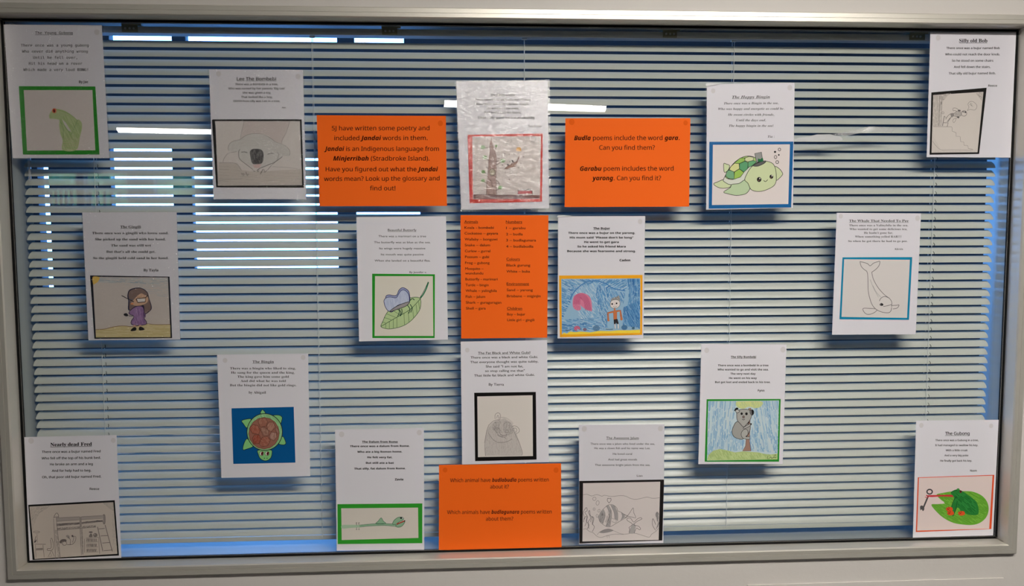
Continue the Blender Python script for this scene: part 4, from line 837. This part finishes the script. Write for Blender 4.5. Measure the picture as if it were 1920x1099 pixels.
a.L((16,60,34), 4, [(455,665),(430,700),(412,750)]); a.L((16,60,34), 3.5, [(460,700),(450,760),(430,820)]); a.L((16,60,34), 3, [(408,630),(450,614),(500,620)])
a.e((60,140,60), 468, 606, 12, 9).e((120,40,36), 489, 624, 10, 11).e(BLK, 490, 624, 5, 6)
for x, y in ((395, 768), (405, 800), (495, 802)):
    a.F((222,84,36), [(x-28,y-2),(x-10,y-16),(x+22,y-14),(x+28,y+10),(x+5,y+20),(x-18,y+16)]); a.l((110,40,24), 4, [(x-24,y-12),(x-5,y)]); a.l((110,40,24), 4, [(x-24,y+10),(x-2,y+2)]); a.l((110,40,24), 4, [(x-8,y-22),(x+2,y-4)])
a.l((78,74,76), 13, [(222,660),(180,760)]); a.o((70,66,70), 11, 233, 625, 22, 19); a.F((78,74,76), [(155,745),(175,740),(190,765),(178,785),(168,770),(158,778)]); a.l((190,40,50), 5, [(195,668),(215,676),(230,655)]); a.l((190,40,50), 5, [(205,650),(222,668)])
a.build('drawing', o)

# --- orange notices
def notice(label, quad, T, tacks, base=B): return poster('notice_sheet', label, GO, quad, T, sheet_m=ORANGE, base=base, tacks=tacks, cat='notice')
T = (580, 205, 5.637)
r = notice('landscape orange notice explaining the Jandai poetry, beside the koala face sheet', [(593.7,216),(836,217.4),(838.1,386.3),(599,386.8)], T, [(1385, 148)])
text_mesh('notice_text', [('5J have written some poetry and', 237, 1270, 223, 221), ('included *Jandai* words in them.', 264, 1250, 327, 325), ('*Jandai* is an Indigenous language from', 157, 1370, 440), ('*Minjerribah* (Stradbroke Island).', 253, 1270, 542), ('Have you figured out what the *Jandai*', 172, 1360, 656), ('words mean? Look up the glossary and', 155, 1377, 758, 752), ('find out!', 640, 910, 857)], T, B-.00012, INKMAR, r, 46, 'sans')
T = (1040, 210, 5.785)
r = notice('landscape orange notice asking about Budla poems, beside the top-hat turtle sheet', [(1060.2,221.8),(1294.5,221.6),(1292,387.5),(1058.7,388.4)], T, [(185, 108), (1420, 118)])
text_mesh('question', [('*Budla* poems include the word *gara*.', 211, 1355, 306, 304), ('Can you find them?', 483, 1087, 410)], T, B-.00012, INKMAR, r, 48, 'sans')
text_mesh('question', [('*Garabu* poem includes the word', 275, 1290, 639, 636), ('*yarong*. Can you find it?', 407, 1155, 741)], T, B-.00012, INKMAR, r, 48, 'sans')
T = (855, 395, 4.395)
r = notice('upright orange glossary sheet with two columns of words, under the red-framed sheet', [(863.4,403.4),(1028.4,403.6),(1026,633.2),(864.8,635)], T, [])
U = [('Animals', 68, 181, 102), ('Numbers', 411, 545, 103), ('Colours', 415, 526, 410), ('Environment', 417, 602, 614), ('Children', 420, 545, 817)]
for h_ in U: text_mesh('heading', [h_], T, B-.00012, INKMAR, r, 21, 'gothic', (3, 5.5))
for ls in ([('Koala - bombebi', 70, 312, 150), ('Cockatoo – geyara', 70, 347, 197), ('Wallaby – bonguwi', 71, 341, 246), ('Snake – dalum', 72, 281, 294), ('Curlew – gurrel', 73, 283, 343), ('Possum – gubi', 74, 272, 391), ('Frog – gubong', 75, 277, 440), ('Mosquito –', 76, 227, 488), ('wundundu', 76, 225, 526, 526, 20), ('Butterfly - marimari', 77, 343, 575), ('Turtle – bingin', 78, 269, 623), ('Whale – yalingbila', 79, 337, 670), ('Fish – jalum', 80, 241, 719), ('Shark – guraguragan', 81, 374, 767), ('Shell – gara', 82, 245, 815)],
           [('1 – garabu', 413, 572, 153), ('2 – budla', 413, 550, 204), ('3 – budlagunara', 413, 660, 254), ('4 – budlabudla', 413, 638, 305)], [('Black gurung', 415, 612, 460), ('White – buba', 416, 610, 511)], [('Sand – yarong', 418, 633, 664), ('Brisbane – miginjin', 419, 697, 714)], [('Boy – bujur', 421, 571, 864), ('Little girl – gingili', 422, 646, 911)]):
    text_mesh('word_list', ls, T, B-.00012, INKMAR, r, 20, 'gothic')
T = (810, 865, 6.104)
r = notice('landscape orange notice standing on the sill under the soft pencil animal sheet', [(823.1,872),(1052,869),(1053,1033.7),(822.8,1031.3)], T, [(150, 100), (1420, 102)], base=-.0007)
text_mesh('question', [('Which animal have *budlabudla* poems written', 208, 1336, 240, 231), ('about it?', 666, 880, 313, 311)], T, -.00082, INKMAR, r, 42, 'sans')
text_mesh('question', [('Which animals have *budlagunara* poems written', 173, 1370, 605, 598), ('about them?', 617, 930, 681, 678)], T, -.00082, INKMAR, r, 42, 'sans')

# --- pouch corner glare painted as milky film; whitish film streaks on the glass
GLARE = sheet_gloss('painted_glare', .10, .25, milk=.8); STREAK = sheet_gloss('film_streak', .12, .2, bump=.4, milk=.22)
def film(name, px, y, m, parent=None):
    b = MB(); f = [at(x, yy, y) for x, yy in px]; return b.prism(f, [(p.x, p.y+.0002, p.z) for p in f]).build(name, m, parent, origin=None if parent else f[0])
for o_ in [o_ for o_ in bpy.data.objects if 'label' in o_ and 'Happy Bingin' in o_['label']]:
    film('laminate_glare', [(1323,160),(1324,156.5),(1331,155.5),(1342,156),(1355,156.5),(1342,158.8),(1326,161.5)], B-.0026, GLARE, o_)
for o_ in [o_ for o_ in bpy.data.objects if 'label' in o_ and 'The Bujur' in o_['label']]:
    film('laminate_glare', [(1043.5,408),(1046,404),(1058,403.5),(1074,404.8),(1056,406.2)], B-.0026, GLARE, o_)
t_ = film('film_streak', [(1490,262),(1498,258),(1512,257),(1532,252),(1556,251.5),(1576,256),(1581,262),(1574,265),(1548,264),(1528,264),(1508,265.5),(1493,264)], -.0006, sheet_gloss('film_white', .12, .2, milk=.5))
tag(t_, 'whitish streak on the glass beside the smiling turtle sheet', 'tape')
t_ = film('film_streak', [(1560,252),(1590,246),(1634,237),(1655,238),(1676,244),(1672,249),(1640,248),(1610,250),(1585,255)], -.0006, STREAK)
tag(t_, 'faint clear streak on the glass towards the falling figure sheet', 'tape')
